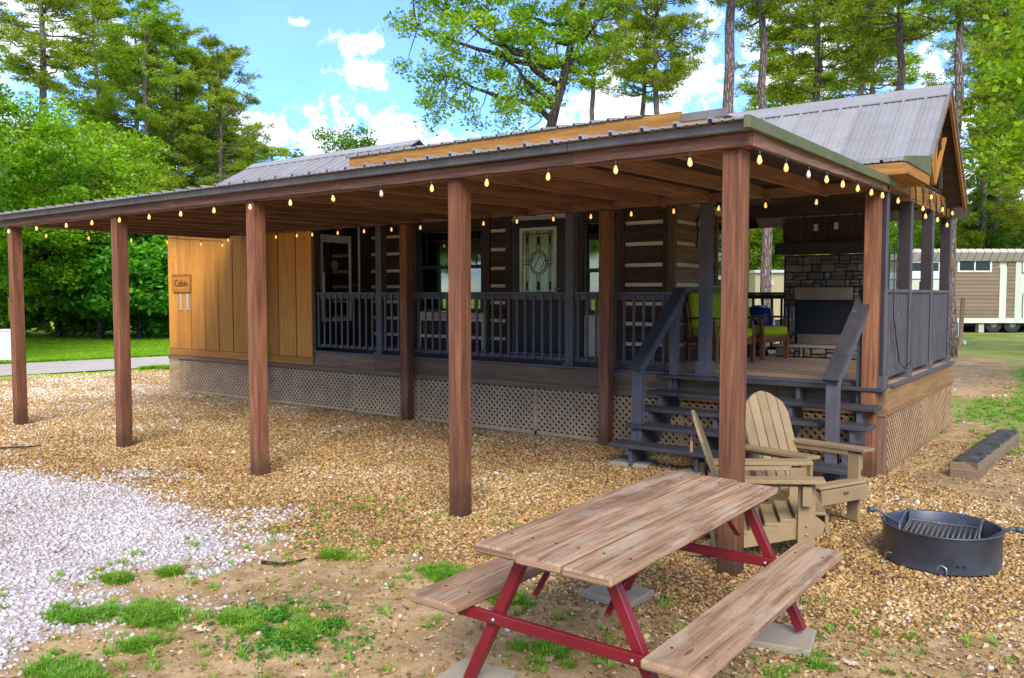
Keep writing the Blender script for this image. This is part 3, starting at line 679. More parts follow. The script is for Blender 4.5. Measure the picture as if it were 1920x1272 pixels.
# skirt ledges and lattice
box('skirt_ledge', (XL-.02, YF-.035, .585), (XR+.02, YF+.02, .655), M['rim'], P)
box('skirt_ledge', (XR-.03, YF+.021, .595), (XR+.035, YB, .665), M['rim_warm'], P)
def lattice(a, b, z0, z1, axis_, fixed, mat=M['lattice']):
    """diagonal lattice between a and b along x (axis_ 'x') or y, framed by stiles"""
    geo = []; w = .0165; step = .088; H = z1-z0; L = b-a
    for lay, sgn in ((0, 1), (1, -1)):
        s = -H if sgn > 0 else 0
        k = s
        while k < (L if sgn > 0 else L+H):
            # line u = k + sgn*t ; z = z0+t
            t0, t1 = 0.0, H
            if sgn > 0: t0 = max(t0, -k); t1 = min(t1, L-k)
            else: t0 = max(t0, k-L); t1 = min(t1, k)
            if t1-t0 > .02:
                u0, u1 = a+k+sgn*t0, a+k+sgn*t1; zz0, zz1 = z0+t0, z0+t1; dz = w*.7071
                o0 = .004+lay*.007; o1 = o0+.006
                def pt(u, z, o): return (u, fixed-o, z) if axis_ == 'x' else (fixed+o, u, z)
                V = [pt(u0-dz*sgn, zz0+dz, o0), pt(u0+dz*sgn, zz0-dz, o0), pt(u1+dz*sgn, zz1-dz, o0), pt(u1-dz*sgn, zz1+dz, o0), pt(u0-dz*sgn, zz0+dz, o1), pt(u0+dz*sgn, zz0-dz, o1), pt(u1+dz*sgn, zz1-dz, o1), pt(u1-dz*sgn, zz1+dz, o1)]
                geo.append((V, [[0,1,2,3],[7,6,5,4],[0,4,5,1],[2,6,7,3],[1,5,6,2],[3,7,4,0]]))
            k += step
    V, F = merge(geo)
    if axis_ == 'x': c = Vector(((a+b)/2, fixed, z0))
    else: c = Vector((fixed, (a+b)/2, z0))
    o = meshobj('lattice_panel', [Vector(v)-c for v in V], F, mat, P, c); o['kind'] = 'stuff'
    return o
xb = [XL, -14.12, -11.9, -9.55, -8.2, -6.15, -4.1, XR-.06]
for a, b in zip(xb[:-1], xb[1:]):
    lattice(a+.02, b-.02, .035, .585, 'x', YF+.012)
    box('skirt_stile', (a-.02, YF-.012, .03), (a+.02, YF+.004, .585), M['lattice'], P)
    box('skirt_bottom_rail', (a+.02, YF-.010, -.02), (b-.02, YF+.006, .035), M['lattice'], P)
box('skirt_corner_post', (XR-.06, YF-.02, -.02), (XR+.02, YF+.05, .585), M['rim'], P)
yb = [YF+.05, 10.55, YB]
for a, b in zip(yb[:-1], yb[1:]):
    lattice(a+.02, b-.02, .03, .595, 'y', XR)
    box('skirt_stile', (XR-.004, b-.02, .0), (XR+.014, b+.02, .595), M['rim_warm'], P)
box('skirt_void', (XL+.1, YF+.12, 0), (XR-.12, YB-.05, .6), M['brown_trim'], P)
# amber board section
gx = [-14.62, -14.31, -13.88, -13.44, -13.02, -12.60, -12.16, -11.75, -11.35, -10.90, -10.50]
for a, b in zip(gx[:-1], gx[1:]):
    box('siding_board', (a+.011, YF-.016, .785), (b-.011, YF+.03, 3.0), M['siding'], P, .006)
box('siding_backing', (XL+.01, YF+.003, .66), (-10.52, YF+.08, 3.0), M['letter'], P)
box('siding_trim', (XL, YF-.022, .66), (-10.49, YF+.001, .782), M['siding'], P)
box('end_wall', (XL, YF+.082, .6), (XL+.1, YB, 3.1), M['siding'], P)
box('corner_trim', (-10.498, YF-.012, .785), (-10.44, YF+.12, 3.0), M['brown_trim'], P)
# side wall with the small door (faces +x)
XS = -10.72
box('side_wall', (XS-.08, YF+.122, ZD), (XS, 8.98, 3.05), M['brown_trim'], P)
box('side_wall', (XS-.08, 10.03, ZD), (XS, 10.36, 3.05), M['brown_trim'], P)
box('side_wall', (XS-.08, 8.98, 2.93), (XS, 10.03, 3.05), M['brown_trim'], P)
d1 = box('door', (XS-.05, 9.0, ZD+.01), (XS-.005, 10.0, 2.925), M['black_door'], P)
fr_ = M['cream_frame']
box('glass_frame', (XS-.004, 9.17, 1.35), (XS+.014, 9.22, 2.79), fr_, d1); box('glass_frame', (XS-.004, 9.79, 1.35), (XS+.014, 9.84, 2.79), fr_, d1)
box('glass_frame', (XS-.004, 9.221, 2.73), (XS+.012, 9.789, 2.785), fr_, d1); box('glass_frame', (XS-.004, 9.221, 1.35), (XS+.012, 9.789, 1.40), fr_, d1)
box('blind_headrail', (XS-.003, 9.222, 2.66), (XS+.004, 9.788, 2.728), M['white_plastic'], d1)
box('glass', (XS-.004, 9.221, 1.401), (XS+.0008, 9.789, 2.73), M['dark_glass'], d1, .0005)
box('door_jamb', (XS-.002, 10.002, ZD), (XS+.03, 10.03, 2.95), fr_, P)
tube('handle', [(XS+.0, 9.93, 1.95), (XS+.05, 9.93, 1.95), (XS+.05, 9.85, 1.95)], .012, M['bolt'], d1)
# log front wall, interior, openings
YW = 10.30
lw = box('log_wall', (-10.72, YW+.012, ZD), (-9.58, YW+.12, 3.1), M['chink'], P)
def wallpiece(x0, x1, z0, z1): return box('wall_panel', (x0, YW+.012, z0), (x1, YW+.12, z1), M['chink'], P)
wallpiece(-9.58, -8.18, ZD, 1.5); wallpiece(-9.58, -8.18, 2.88, 3.1); wallpiece(-8.18, -7.62, ZD, 3.1); wallpiece(-7.62, -6.62, 2.93, 3.1)
wallpiece(-6.62, -6.36, ZD, 3.1); wallpiece(-6.36, -5.72, ZD, 1.5); wallpiece(-6.36, -5.72, 2.88, 3.1); wallpiece(-5.72, -4.95, ZD, 3.1)
zc = [.83, 1.11, 1.39, 1.67, 1.93, 2.20, 2.49, 2.78, 3.05]
for x0, x1, zlim in [(-10.70, -9.72, None), (-8.04, -7.72, None), (-6.52, -6.44, None), (-5.68, -5.08, None)]:
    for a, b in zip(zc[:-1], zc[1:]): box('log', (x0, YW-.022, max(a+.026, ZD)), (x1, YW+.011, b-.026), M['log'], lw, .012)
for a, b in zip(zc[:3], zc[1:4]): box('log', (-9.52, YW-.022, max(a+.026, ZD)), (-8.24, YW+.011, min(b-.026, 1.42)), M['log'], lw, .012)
for x in (-9.65, -8.11, -7.68, -6.57, -6.39, -5.73, -5.02): box('wall_trim', (x-.058, YW-.035, ZD), (x+.058, YW+.011, 3.0), M['brown_trim'], P)
box('wall_trim', (-9.59, YW-.034, 2.86), (-8.17, YW+.01, 3.0), M['brown_trim'], P); box('wall_trim', (-6.33, YW-.034, 2.86), (-5.79, YW+.01, 3.0), M['brown_trim'], P)
def window(x0, x1, z0, z1, zm, prairie=False):
    w = box('window', (x0, YW-.02, z0), (x0+.05, YW+.05, z1), M['black_door'], P)
    box('frame', (x1-.05, YW-.02, z0), (x1, YW+.05, z1), M['black_door'], w); box('frame', (x0+.051, YW-.018, z1-.05), (x1-.051, YW+.05, z1), M['black_door'], w)
    box('frame', (x0+.051, YW-.018, z0), (x1-.051, YW+.05, z0+.05), M['black_door'], w); box('sash_rail', (x0+.051, YW-.022, zm-.028), (x1-.051, YW+.05, zm+.028), M['black_door'], w)
    box('glass', (x0+.05, YW+.02, zm+.02), (x1-.05, YW+.024, z1-.05), M['glass'], w, .0005); box('glass', (x0+.05, YW+.03, z0+.05), (x1-.05, YW+.034, zm-.02), M['glass'], w, .0005)
    if prairie:
        for xx in (x0+.17, x1-.17): box('muntin', (xx-.008, YW+.008, zm+.03), (xx+.008, YW+.019, z1-.05), M['black_door'], w)
        box('muntin', (x0+.05, YW+.006, z1-.185), (x1-.05, YW+.0195, z1-.17), M['black_door'], w)
    return w
window(-9.58, -8.18, 1.52, 2.855, 2.24, True); window(-6.33, -5.79, 1.52, 2.855, 2.14)
# front door with decorative glass
d2 = box('door', (-7.60, YW-.006, ZD+.01), (-7.47, YW+.04, 2.91), M['black_door'], P)
box('door_stile', (-6.80+.0, YW-.006, ZD+.01), (-6.64, YW+.04, 2.91), M['black_door'], d2)
box('door_rail', (-7.469, YW-.006, 2.80), (-6.801, YW+.04, 2.91), M['black_door'], d2); box('door_panel', (-7.469, YW-.006, ZD+.01), (-6.801, YW+.04, 1.72), M['black_door'], d2)
for q in [((-7.469, YW-.03, 1.721), (-7.425, YW+.02, 2.799)), ((-6.845, YW-.03, 1.721), (-6.801, YW+.02, 2.799)), ((-7.424, YW-.028, 2.757), (-6.846, YW+.02, 2.797)), ((-7.424, YW-.028, 1.723), (-6.846, YW+.02, 1.763))]: box('glass_frame', *q, M['cream_frame'], d2)
box('glass', (-7.424, YW+.004, 1.763), (-6.846, YW+.012, 2.757), M['frost'], d2, .001)
lead = []
def lc(x0, z0, x1, z1, r=.006): lead.append(tube_geo([(x0, YW-.002, z0), (x1, YW-.002, z1)], r, 6))
cx, cz = -7.135, 2.27
for x in (-7.36, -7.325, -6.945, -6.91): lc(x, 1.765, x, 2.755)
for x in (-7.16, -7.11): lc(x, 1.765, x, 2.09); lc(x, 2.45, x, 2.755)
for z in (2.70, 1.83): lc(-7.42, z, -6.85, z)
for z in (2.30, 2.25): lc(-7.42, z, -7.30, z); lc(-6.97, z, -6.85, z)
for r in (.165, .135): lead.append(tube_geo([(cx+r*math.cos(k*math.pi/12), YW-.002, cz+r*1.08*math.sin(k*math.pi/12)) for k in range(24)], .007, 6, True))
for a in range(3):
    lead.append(tube_geo([(cx+.13*math.cos(a*1.05+s), YW-.002, cz+.13*math.sin(a*1.05+s)*(1-2*abs(s-.3))) for s in np.linspace(0, 1.2, 8)], .005, 6))
for (x, z) in [(-7.342, 2.62), (-7.135, 2.60), (-6.927, 2.62), (-7.342, 1.93), (-7.135, 1.93), (-6.927, 1.93)]: lead.append(boxgeo((x-.016, YW-.006, z-.06), (x+.016, YW+.003, z+.06)))
V, F = merge(lead); meshobj('leaded_came', V, F, M['lead'], d2)
tube('handle', [(-6.72, YW-.01, 1.88), (-6.72, YW-.06, 1.88), (-6.82, YW-.06, 1.88)], .012, M['bolt'], d2)
box('door_head', (-7.62, YW-.03, 2.915), (-6.63, YW+.01, 2.94), M['cream_frame'], P)
box('threshold', (-7.62, YW-.05, .9), (-6.62, YW-.007, .915), M['bolt'], P)
# interior shell
box('interior_floor', (-14.5, YW+.13, .8), (-5.02, YB-.1, .9), M['deck'], P); box('interior_ceiling', (-14.5, 8.95, 3.10), (-5.0, YB-.1, 3.14), M['drywall'], P)
ww = [(-14.5, -12.0, 0), (-12.0, -10.9, 1), (-10.9, -9.5, 0), (-9.5, -8.4, 1), (-8.4, -8.1, 0), (-8.1, -7.2, 1), (-7.2, -5.02, 0)]
for a, b, op in ww:
    if not op: box('back_wall', (a, YB-.08, .6), (b, YB, 3.1), M['drywall'], P)
    else:
        box('back_wall', (a, YB-.08, .6), (b, YB, 1.45), M['drywall'], P); box('back_wall', (a, YB-.08, 2.75), (b, YB, 3.1), M['drywall'], P)
        box('window', (a, YB-.05, 2.08), (b, YB-.02, 2.13), M['white_plastic'], P)
# side wall of logs facing the porch (+x)
XW = -4.93
sw = box('side_log_wall', (XW-.11, YW+.13, ZD), (XW-.012, 11.66, 3.1), M['chink'], P)
box('wall_panel', (XW-.11, 12.42, ZD), (XW-.012, YB, 3.1), M['chink'], P); box('wall_panel', (XW-.11, 11.66, ZD), (XW-.012, 12.42, 1.95), M['chink'], P); box('wall_panel', (XW-.11, 11.66, 2.92), (XW-.012, 12.42, 3.1), M['chink'], P)
for a, b in zip(zc[:-1], zc[1:]):
    box('log', (XW-.011, YW+.03, max(a+.026, ZD)), (XW+.022, 11.62, b-.026), M['log_lit'], sw, .012)
    box('log', (XW-.011, 12.46, max(a+.026, ZD)), (XW+.022, YB+.05, b-.026), M['log_lit'], sw, .012)
    if b < 2.0: box('log', (XW-.011, 11.622, max(a+.026, ZD)), (XW+.022, 12.458, b-.026), M['log_lit'], sw, .012)
box('corner_board', (-5.0, YW-.05, ZD), (XW+.035, YW+.028, 3.05), M['tan_trim'], P)
sw2 = box('window', (XW-.03, 11.63, 1.93), (XW+.04, 11.72, 2.94), M['tan_trim'], P)
box('frame', (XW-.03, 12.36, 1.93), (XW+.04, 12.45, 2.94), M['tan_trim'], sw2); box('frame', (XW-.03, 11.721, 1.93), (XW+.038, 12.359, 2.02), M['tan_trim'], sw2); box('frame', (XW-.03, 11.721, 2.85), (XW+.038, 12.359, 2.94), M['tan_trim'], sw2)
box('sash_rail', (XW-.02, 11.721, 2.42), (XW+.02, 12.359, 2.46), M['black_door'], sw2); box('glass', (XW-.01, 11.721, 2.02), (XW-.004, 12.359, 2.85), M['dark_glass'], sw2, .0005)
# porch posts and header
for x in (-9.04, -5.66, -3.86):
    pp = box('porch_post', (x-.06, YF+.02, ZD), (x+.06, YF+.14, 2.86), M['slate'], P)
    box('post_base', (x-.085, YF-.005, ZD), (x+.085, YF+.165, 1.04) if x > -4 else (x+.085, YF+.165, .93), M['slate'], pp)
box('header_beam', (-10.4, YF+.02, 2.861), (-2.05, YF+.14, 3.05), M['brown_trim'], P)
box('porch_ceiling', (-10.6, YF+.15, 3.06), (XR-.02, YW-.04, 3.09), M['brown_trim'], P); box('porch_ceiling', (-4.88, YW-.03, 3.06), (XR-.02, YB, 3.09), M['brown_trim'], P)
box('ceiling_trim', (-4.85, 12.15, 3.0), (-2.2, 12.2, 3.055), M['rim'], P)
# gable beam on the right side
box('gable_beam', (-2.04, YF-.06, 2.86), (-1.93, 9.76, 3.03), M['trim_amber'], P); box('gable_beam', (-2.04, 9.762, 2.80), (-1.92, 12.55, 3.03), M['trim_amber'], P)
for y in (8.76, 9.88, 11.10, 12.34):
    pp = box('porch_post', (-2.04, y-.055, ZD-.03), (-1.93, y+.055, 2.85 if y < 9.8 else 2.795), M['black_post'], P)
    box('lit_face_strip', (-1.929, y-.05, .97), (-1.915, y+.05, 2.79), M['slate'], pp); box('post_base', (-2.07, y-.085, .865), (-1.90, y+.085, .99), M['slate'], pp)  # lighter strip added on each post's +X face paints its lit side
box('light_switch_box', (-1.914, 12.29, 2.13), (-1.88, 12.39, 2.28), M['rim'], P)
# railings
def railing(a, b, fixed, axis_, z0=.985, z1=1.83, step=.135, mat=M['slate'], bw=.034):
    def B(u0, u1, w, zz0, zz1, par, nm, m): 
        if axis_ == 'x': return box(nm, (u0, fixed-w/2, zz0), (u1, fixed+w/2, zz1), m, par)
        return box(nm, (fixed-w/2, u0, zz0), (fixed+w/2, u1, zz1), m, par)
    r = B(a, b, .095, z1-.035, z1, P, 'railing', mat); B(a, b, .045, z1-.10, z1-.036, r, 'rail', mat); B(a, b, .045, z0-.03, z0+.02, r, 'rail', mat)
    n = max(2, int(round((b-a)/step))); st = (b-a)/n
    for k in range(n):
        u = a + (k+.5)*st; 
        if axis_ == 'x': box('baluster', (u-bw/2, fixed-.042, z0+.021 if False else z0-.028), (u+bw/2, fixed-.024, z1-.04), mat, r, .002)
        else: box('baluster', (fixed+.024, u-bw/2, z0-.028), (fixed+.042, u+bw/2, z1-.04), mat, r, .002)
    return r
railing(-10.46, -9.11, YF+.06, 'x'); railing(-8.97, -5.73, YF+.06, 'x'); railing(-5.59, -4.16, YF+.06, 'x')
for a, b in ((8.83, 9.82), (9.94, 11.04), (11.16, 12.28)): railing(a, b, -1.97, 'y', .99, 1.85, .105, M['slate'], .03)
railing(-4.86, -4.13, 12.52, 'x', mat=M['black_post']); railing(-2.72, -2.06, 12.52, 'x', mat=M['black_post'])
box('back_post', (-4.84, 12.45, ZD), (-4.74, 12.56, 3.05), M['trim_amber'], P)
box('back_valance', (-4.85, 12.44, 2.80), (-4.12, 12.47, 3.0), M['black_post'], P)
# fireplace
fp = box('fireplace', (-4.08, 12.2, ZD), (-2.72, 12.6, 2.36), M['mortar'], P)
box('mantel', (-4.15, 11.98, 2.37), (-2.66, 12.195, 2.53), M['black_post'], fp)
for k in range(4): box('chimney_panel', (-4.10+k*.35, 12.19, 2.531), (-3.755+k*.35, 12.23, 3.055), M['brown_trim'], fp)
rs = random.Random(5)
def stones(x0, x1, z0, z1, yf, rows):
    z = z0; cuts = [rs.uniform(.6, 1.5) for _ in range(rows)]; tot_ = sum(cuts)
    for r in range(rows):
        hgt = (z1-z0)*cuts[r]/tot_; x = x0 - rs.uniform(0, .05)
        while x < x1-.03:
            w = rs.uniform(.06, .28); xe = min(x+w, x1); xa = max(x, x0)
            if x1-xe < .06: xe = x1
            if xe-xa > .03:
                sp = hgt*rs.uniform(.35, .65) if hgt > .09 and rs.random() < .45 else None
                for za, zb_ in ([(z, z+hgt)] if sp is None else [(z, z+sp), (z+sp, z+hgt)]):
                    box('stone', (xa+rs.uniform(.003, .012), yf-rs.uniform(.01, .06), za+rs.uniform(.002, .009)), (xe-rs.uniform(.003, .012), yf+.01, zb_-rs.uniform(.002, .009)), M['stone'], fp, .016, (rs.uniform(-.04, .04), rs.uniform(-.05, .05), rs.uniform(-.05, .05)))
            x = xe+.0001
        z += hgt
stones(-4.06, -2.74, 1.91, 2.35, 12.2, 4); stones(-4.06, -3.90, 1.08, 1.90, 12.2, 6); stones(-3.10, -2.74, 1.08, 1.90, 12.2, 6)
box('hearth', (-4.12, 11.90, 1.04), (-2.70, 12.19, 1.08), M['paver'], fp); stones(-4.10, -2.72, .905, 1.038, 11.95, 1); box('hearth_core', (-4.10, 11.96, .9), (-2.72, 12.2, 1.039), M['mortar'], fp)
box('hood', (-3.90, 12.13, 1.72), (-3.10, 12.2, 1.90), M['stainless'], fp); box('ash_lip', (-3.85, 12.13, 1.085), (-3.12, 12.2, 1.23), M['stainless'], fp)
box('firebox', (-3.89, 12.185, 1.23), (-3.11, 12.199, 1.72), M['firebox'], fp)
box('outlet_plate', (-3.66, 12.183, 2.70), (-3.60, 12.189, 2.80), M['white_plastic'], P); box('outlet_plate', (-3.38, 12.183, 2.71), (-3.32, 12.189, 2.81), M['white_plastic'], P)
# roofs
def corrugated(name, origin, along, up, n, w, L, mat, parent=P, thick=.012):
    """n panels of width w laid along 'along', each a sheet L long up the slope with a raised rib at its left edge"""
    along = Vector(along).normalized(); up = Vector(up).normalized(); nr = along.cross(up).normalized()
    if nr.z < 0: nr = -nr
    prof = [(0, 0), (.005, .023), (.030, .023), (.034, 0), (w*.36, 0), (w*.385, .005), (w*.44, .005), (w*.465, 0), (w*.66, 0), (w*.685, .005), (w*.74, .005), (w*.765, 0), (w, 0)]
    V = []; 
    for s in (0, L):
        for u, h in prof: V.append(along*u + nr*h + up*s)
    for s in (0, L):
        for u, h in prof: V.append(along*u + nr*(h-thick) + up*s)
    m = len(prof); F = [[i, i+1, i+1+m, i+m] for i in range(m-1)] + [[2*m+i+1, 2*m+i, 3*m+i, 3*m+i+1] for i in range(m-1)] + [[i+1, i, 2*m+i, 2*m+i+1] for i in range(m-1)]
    me = bpy.data.meshes.new(name); me.from_pydata([tuple(v) for v in V], [], F); me.materials.append(mat)
    for k in range(n):
        o = bpy.data.objects.new(name, me); link(o, parent); c = Vector(origin) + along*(w*k); o.location = c - off(parent)
def slope_len(y0, z0, y1, z1): return math.hypot(y1-y0, z1-z0)
# left gable
yR = 10.72
L1 = slope_len(8.42, 3.14, yR, 4.43)
corrugated('roof_panel', (-14.55, 8.42, 3.14), (1,0,0), (0, yR-8.42, 1.29), 20, .23, L1, M['roof']); corrugated('roof_panel', (-14.55, 13.02, 3.14), (1,0,0), (0, yR-13.02, 1.29), 20, .23, L1, M['roof'])
prism('ridge_cap', [(yR-.17, 4.35), (yR-.17, 4.37), (yR, 4.475), (yR+.17, 4.37), (yR+.17, 4.35), (yR, 4.45)], 'x', -14.58, -9.93, M['roof'], P)
prism('gable_wall', [(8.85, 3.1), (12.6, 3.1), (12.6, 3.30), (yR, 4.34), (8.85, 3.30)], 'x', XL, XL+.1, M['siding'], P)
prism('gable_wall', [(8.85, 3.1), (12.6, 3.1), (12.6, 3.30), (yR, 4.36), (8.85, 3.30)], 'x', -9.99, -9.95, M['brown_trim'], P)
prism('rake_board', [(8.40, 3.03), (8.40, 3.12), (yR, 4.41), (13.04, 3.12), (13.04, 3.03), (yR, 4.32)], 'x', -14.57, -14.545, M['trim_amber'], P)
# raised low roof in the middle
yD = 8.45
box('dormer_fascia', (-9.22, yD, 3.63), (-3.98, yD+.04, 3.785), M['trim_amber'], P)
box('dormer_soffit', (-9.2, yD+.041, 3.615), (-3.5, 8.78, 3.635), M['trim_amber'], P)
box('dormer_wall', (-9.95, 8.86, 3.05), (-3.4, 8.9, 3.62), M['siding'], P)
box('dormer_wall', (-9.95, 8.9, 3.091), (-3.45, 12.6, 3.62), M['brown_trim'], P)
L2 = slope_len(yD-.03, 3.80, yR, 4.20)
corrugated('roof_panel', (-9.26, yD-.03, 3.795), (1,0,0), (0, yR-yD, .40), 21, .23, L2, M['roof']); corrugated('roof_panel', (-9.26, 12.95, 3.795), (1,0,0), (0, yR-12.95, .40), 21, .23, L2, M['roof'])
corrugated('roof_panel', (-4.43, yD+.02, 3.70), (1,0,0), (0, 1.5, .12), 4, .23, 1.3, M['roof'])
box('dormer_fascia', (-3.975, yD-.002, 3.59), (-3.50, yD+.036, 3.695), M['trim_amber'], P); box('dormer_flashing', (-3.975, yD-.012, 3.665), (-3.47, yD+.02, 3.755), M['roof_edge'], P)
prism('dormer_cheek', [(yD, 3.63), (8.9, 3.63), (yR, 4.16), (yR, 3.2), (8.9, 3.2)][:4], 'x', -9.21, -9.19, M['siding'], P)
# right gable: shallow eave and steep middle
yK, zK, yP, zP, xv = 9.60, 3.235, 10.62, 4.13, -1.71
nP = 12; x0r = xv - nP*.233
corrugated('roof_panel', (x0r, 8.46, 3.055), (1,0,0), (0, yK-8.46, zK-3.055), nP, .233, slope_len(8.46, 3.055, yK, zK), M['roof'])
corrugated('roof_panel', (x0r, yK, zK), (1,0,0), (0, yP-yK, zP-zK), nP, .233, slope_len(yK, zK, yP, zP), M['roof'])
corrugated('roof_panel', (x0r, 2*yP-8.9, 2.80), (1,0,0), (0, yP-(2*yP-8.9), zP-2.80), nP, .233, slope_len(2*yP-8.9, 2.80, yP, zP), M['roof'])
prism('ridge_cap', [(yP-.14, zP-.105), (yP-.14, zP-.09), (yP, zP+.045), (yP+.14, zP-.09), (yP+.14, zP-.105), (yP, zP+.02)], 'x', x0r-.1, xv+.02, M['roof'], P)
def rake(y0, z0, y1, z1, d, x0, x1, mat, nm='rake_board'): return prism(nm, [(y0, z0-d), (y0, z0), (y1, z1), (y1, z1-d)], 'x', x0, x1, mat, P)
rake(yK, zK+.02, yP, zP+.03, .05, xv, xv+.03, M['roof_edge'], 'rake_flashing'); rake(yP+.001, zP+.03, 11.95, 2.98, .05, xv, xv+.03, M['roof_edge'], 'rake_flashing')
rake(yK, zK-.031, yP, zP-.021, .10, xv-.02, xv+.012, M['trim_amber']); rake(yP+.001, zP-.021, 11.95, 2.93, .08, xv-.02, xv+.012, M['trim_amber'])
rake(yK, zK-.02, yP, zP-.02, .02, x0r, xv-.021, M['brown_trim'], 'soffit'); rake(yP+.001, zP-.02, 11.95, 2.92, .02, x0r, xv-.021, M['brown_trim'], 'soffit')
# eave return
box('eave_fascia', (x0r, 8.47, 2.92), (xv-.001, 8.50, 3.035), M['trim_amber'], P); box('eave_fascia', (xv-.03, 8.501, 2.93), (xv, yK+.02, 3.045), M['trim_amber'], P)
prism('eave_flashing', [(8.46, 3.035), (8.46, 3.085), (yK+.02, 3.15+.09), (yK+.02, 3.035)], 'x', xv-.02, xv+.012, M['green_flash'], P)
box('eave_soffit', (x0r, 8.501, 2.92), (xv-.031, 9.55, 2.935), M['trim_amber'], P)
prism('gable_infill', [(8.7, 3.04), (12.5, 3.04), (11.6, 3.22), (yP, zP-.06), (yK, zK-.05)], 'x', -2.2, -2.17, M['brown_trim'], P)
bar('truss_post', (-1.80, 10.35, 3.03), (-1.80, 10.35, 3.80), .05, .05, M['trim_amber'], P)
bar('truss_brace', (-1.80, 10.37, 3.03), (-1.80, 10.95, 3.62), .04, .04, M['trim_amber'], P); bar('truss_brace', (-1.80, 10.33, 3.03), (-1.80, 9.95, 3.42), .04, .04, M['trim_amber'], P); bar('truss_brace', (-1.82, 10.9, 3.03), (-1.82, 10.62, 4.0), .04, .04, M['brown_trim'], P)

# ------------------------------------------------------------------ carport
cp = thing('carport', 'long open carport of red-brown timber posts with a low metal roof', 'carport', (-7.1, 6.9, 0))
P = cp
for x in (-12.28, -9.55, -6.97, -4.34, -2.04): box('post', (x-.065, 5.08, -.03), (x+.065, 5.22, 2.712), M['post'], cp, .006)
for x in (-11.74, -8.30, -5.02, -2.03): box('post', (x-.07, 8.60, -.03), (x+.07, 8.73, 2.80), M['post'], cp, .006)
xj = [-12.42, -10.9, -8.2, -5.6, -3.2, -1.90]
for i, (a, b) in enumerate(zip(xj[:-1], xj[1:])):
    dz = [0, 0, .004, -.003, 0][i]
    box('beam', (a+.001, 5.03, 2.713+dz), (b-.001, 5.075, 2.80+dz), M['beam'], cp); box('beam', (a+.001, 5.076, 2.714), (b-.001 if i < 4 else -1.948, 5.17, 2.86), M['rafter'], cp)
for a, b in zip(xj[:-1], xj[1:]): box('inner_beam', (a+.001, 8.62, 2.801), (b-.001, 8.70, 2.90), M['rafter'], cp)
box('side_beam', (-1.945, 5.078, 2.752), (-1.901, 8.72, 2.868), M['rafter'], cp, rot=None).rotation_euler = (math.atan2(.07, 3.65), 0, 0)
box('side_beam', (-12.42, 5.175, 2.74), (-12.375, 8.615, 2.86), M['rafter'], cp)
k = 0; x = -2.52
while x > -12.3:
    bar('rafter', (x, 5.172, 2.80), (x, 8.80, 2.865), .04, .135, M['rafter'], cp); x -= .605
corrugated('roof_panel', (-12.45, 4.90, 2.868), (1,0,0), (0, 3.98, .075), 45, .2345, math.hypot(3.98, .075), M['roof'], cp)
prism('roof_shade_sheet', [(4.98, 2.849), (4.98, 2.854), (8.86, 2.927), (8.86, 2.922)], 'x', -12.43, -1.95, M['roof_shade'], cp)  # added dark sheet; shade between the rafters is painted by its colour
for i, (a, b) in enumerate(zip(xj[:-1], xj[1:])):
    box('edge_flashing', (a-.03 if i == 0 else a+.001, 4.965, 2.80), (b-.001, 5.028, 2.858), M['roof_edge'], cp, .006)
f_ = box('side_flashing', (-1.90, 4.90, 2.822), (-1.86, 8.86, 2.90), M['green_flash'], cp); f_.rotation_euler = (math.atan2(.045, 3.96), 0, 0)

# ------------------------------------------------------------------ stairs
st = thing('porch_stairs', 'wide slate painted open wooden stairs rising to the porch', 'stairs', (-3.1, 8.2, 0)); P = st
tr = [(8.60, .885), (8.38, .72), (8.14, .565), (7.90, .41), (7.66, .235)]
for i, (y, z) in enumerate(tr):
    x0 = -4.32 - .07*(i == 4) - .0*i; x1 = XR + .02 - .0*i
    if i == 0: box('tread', (x0, y-.02, z-.04), (x1, YF-.035, z), M['slate_dark'], st, .008)
    else: box('tread', (x0, y-.03, z-.045), (x1, y+.24, z), M['slate_dark'], st, .008)
def stringer(x):
    poly = [(8.78, .84), (8.78, .55), (8.0, .0), (7.66, .0)]
    for (y, z) in tr[::-1][0:]: poly += [(y, z-.05)] if True else []
    pts = [(8.78, .84), (8.78, .50), (8.05, .0), (7.70, .0), (7.70, tr[4][1]-.046), (tr[4][0]+.25, tr[4][1]-.046), (tr[4][0]+.25, tr[3][1]-.046), (tr[3][0]+.25, tr[3][1]-.046), (tr[3][0]+.25, tr[2][1]-.046), (tr[2][0]+.25, tr[2][1]-.046), (tr[2][0]+.25, tr[1][1]-.046), (tr[1][0]+.25, tr[1][1]-.046), (tr[1][0]+.25, .84)]
    prism('stringer', pts, 'x', x-.02, x+.02, M['slate'], st)
for x in (-4.16, -3.42, -2.72, -2.06): stringer(x)
for x, yb_ in ((-4.22, 7.98), (-2.19, 7.98)):
    box('stair_post', (x-.055, yb_-.05, .02), (x+.055, yb_+.05, 1.0), M['slate'], st)
    bar('handrail', (x, yb_-.10, 1.00), (x+.1, 8.80, 1.86), .15, .035, M['slate_dark'], st)
    bar('handrail_side', (x+.04, yb_-.06, .965), (x+.14, 8.78, 1.79), .03, .10, M['slate'], st)
    box('stair_post', (x+.03, 8.66, .45), (x+.12, 8.745, 1.68), M['slate'], st)

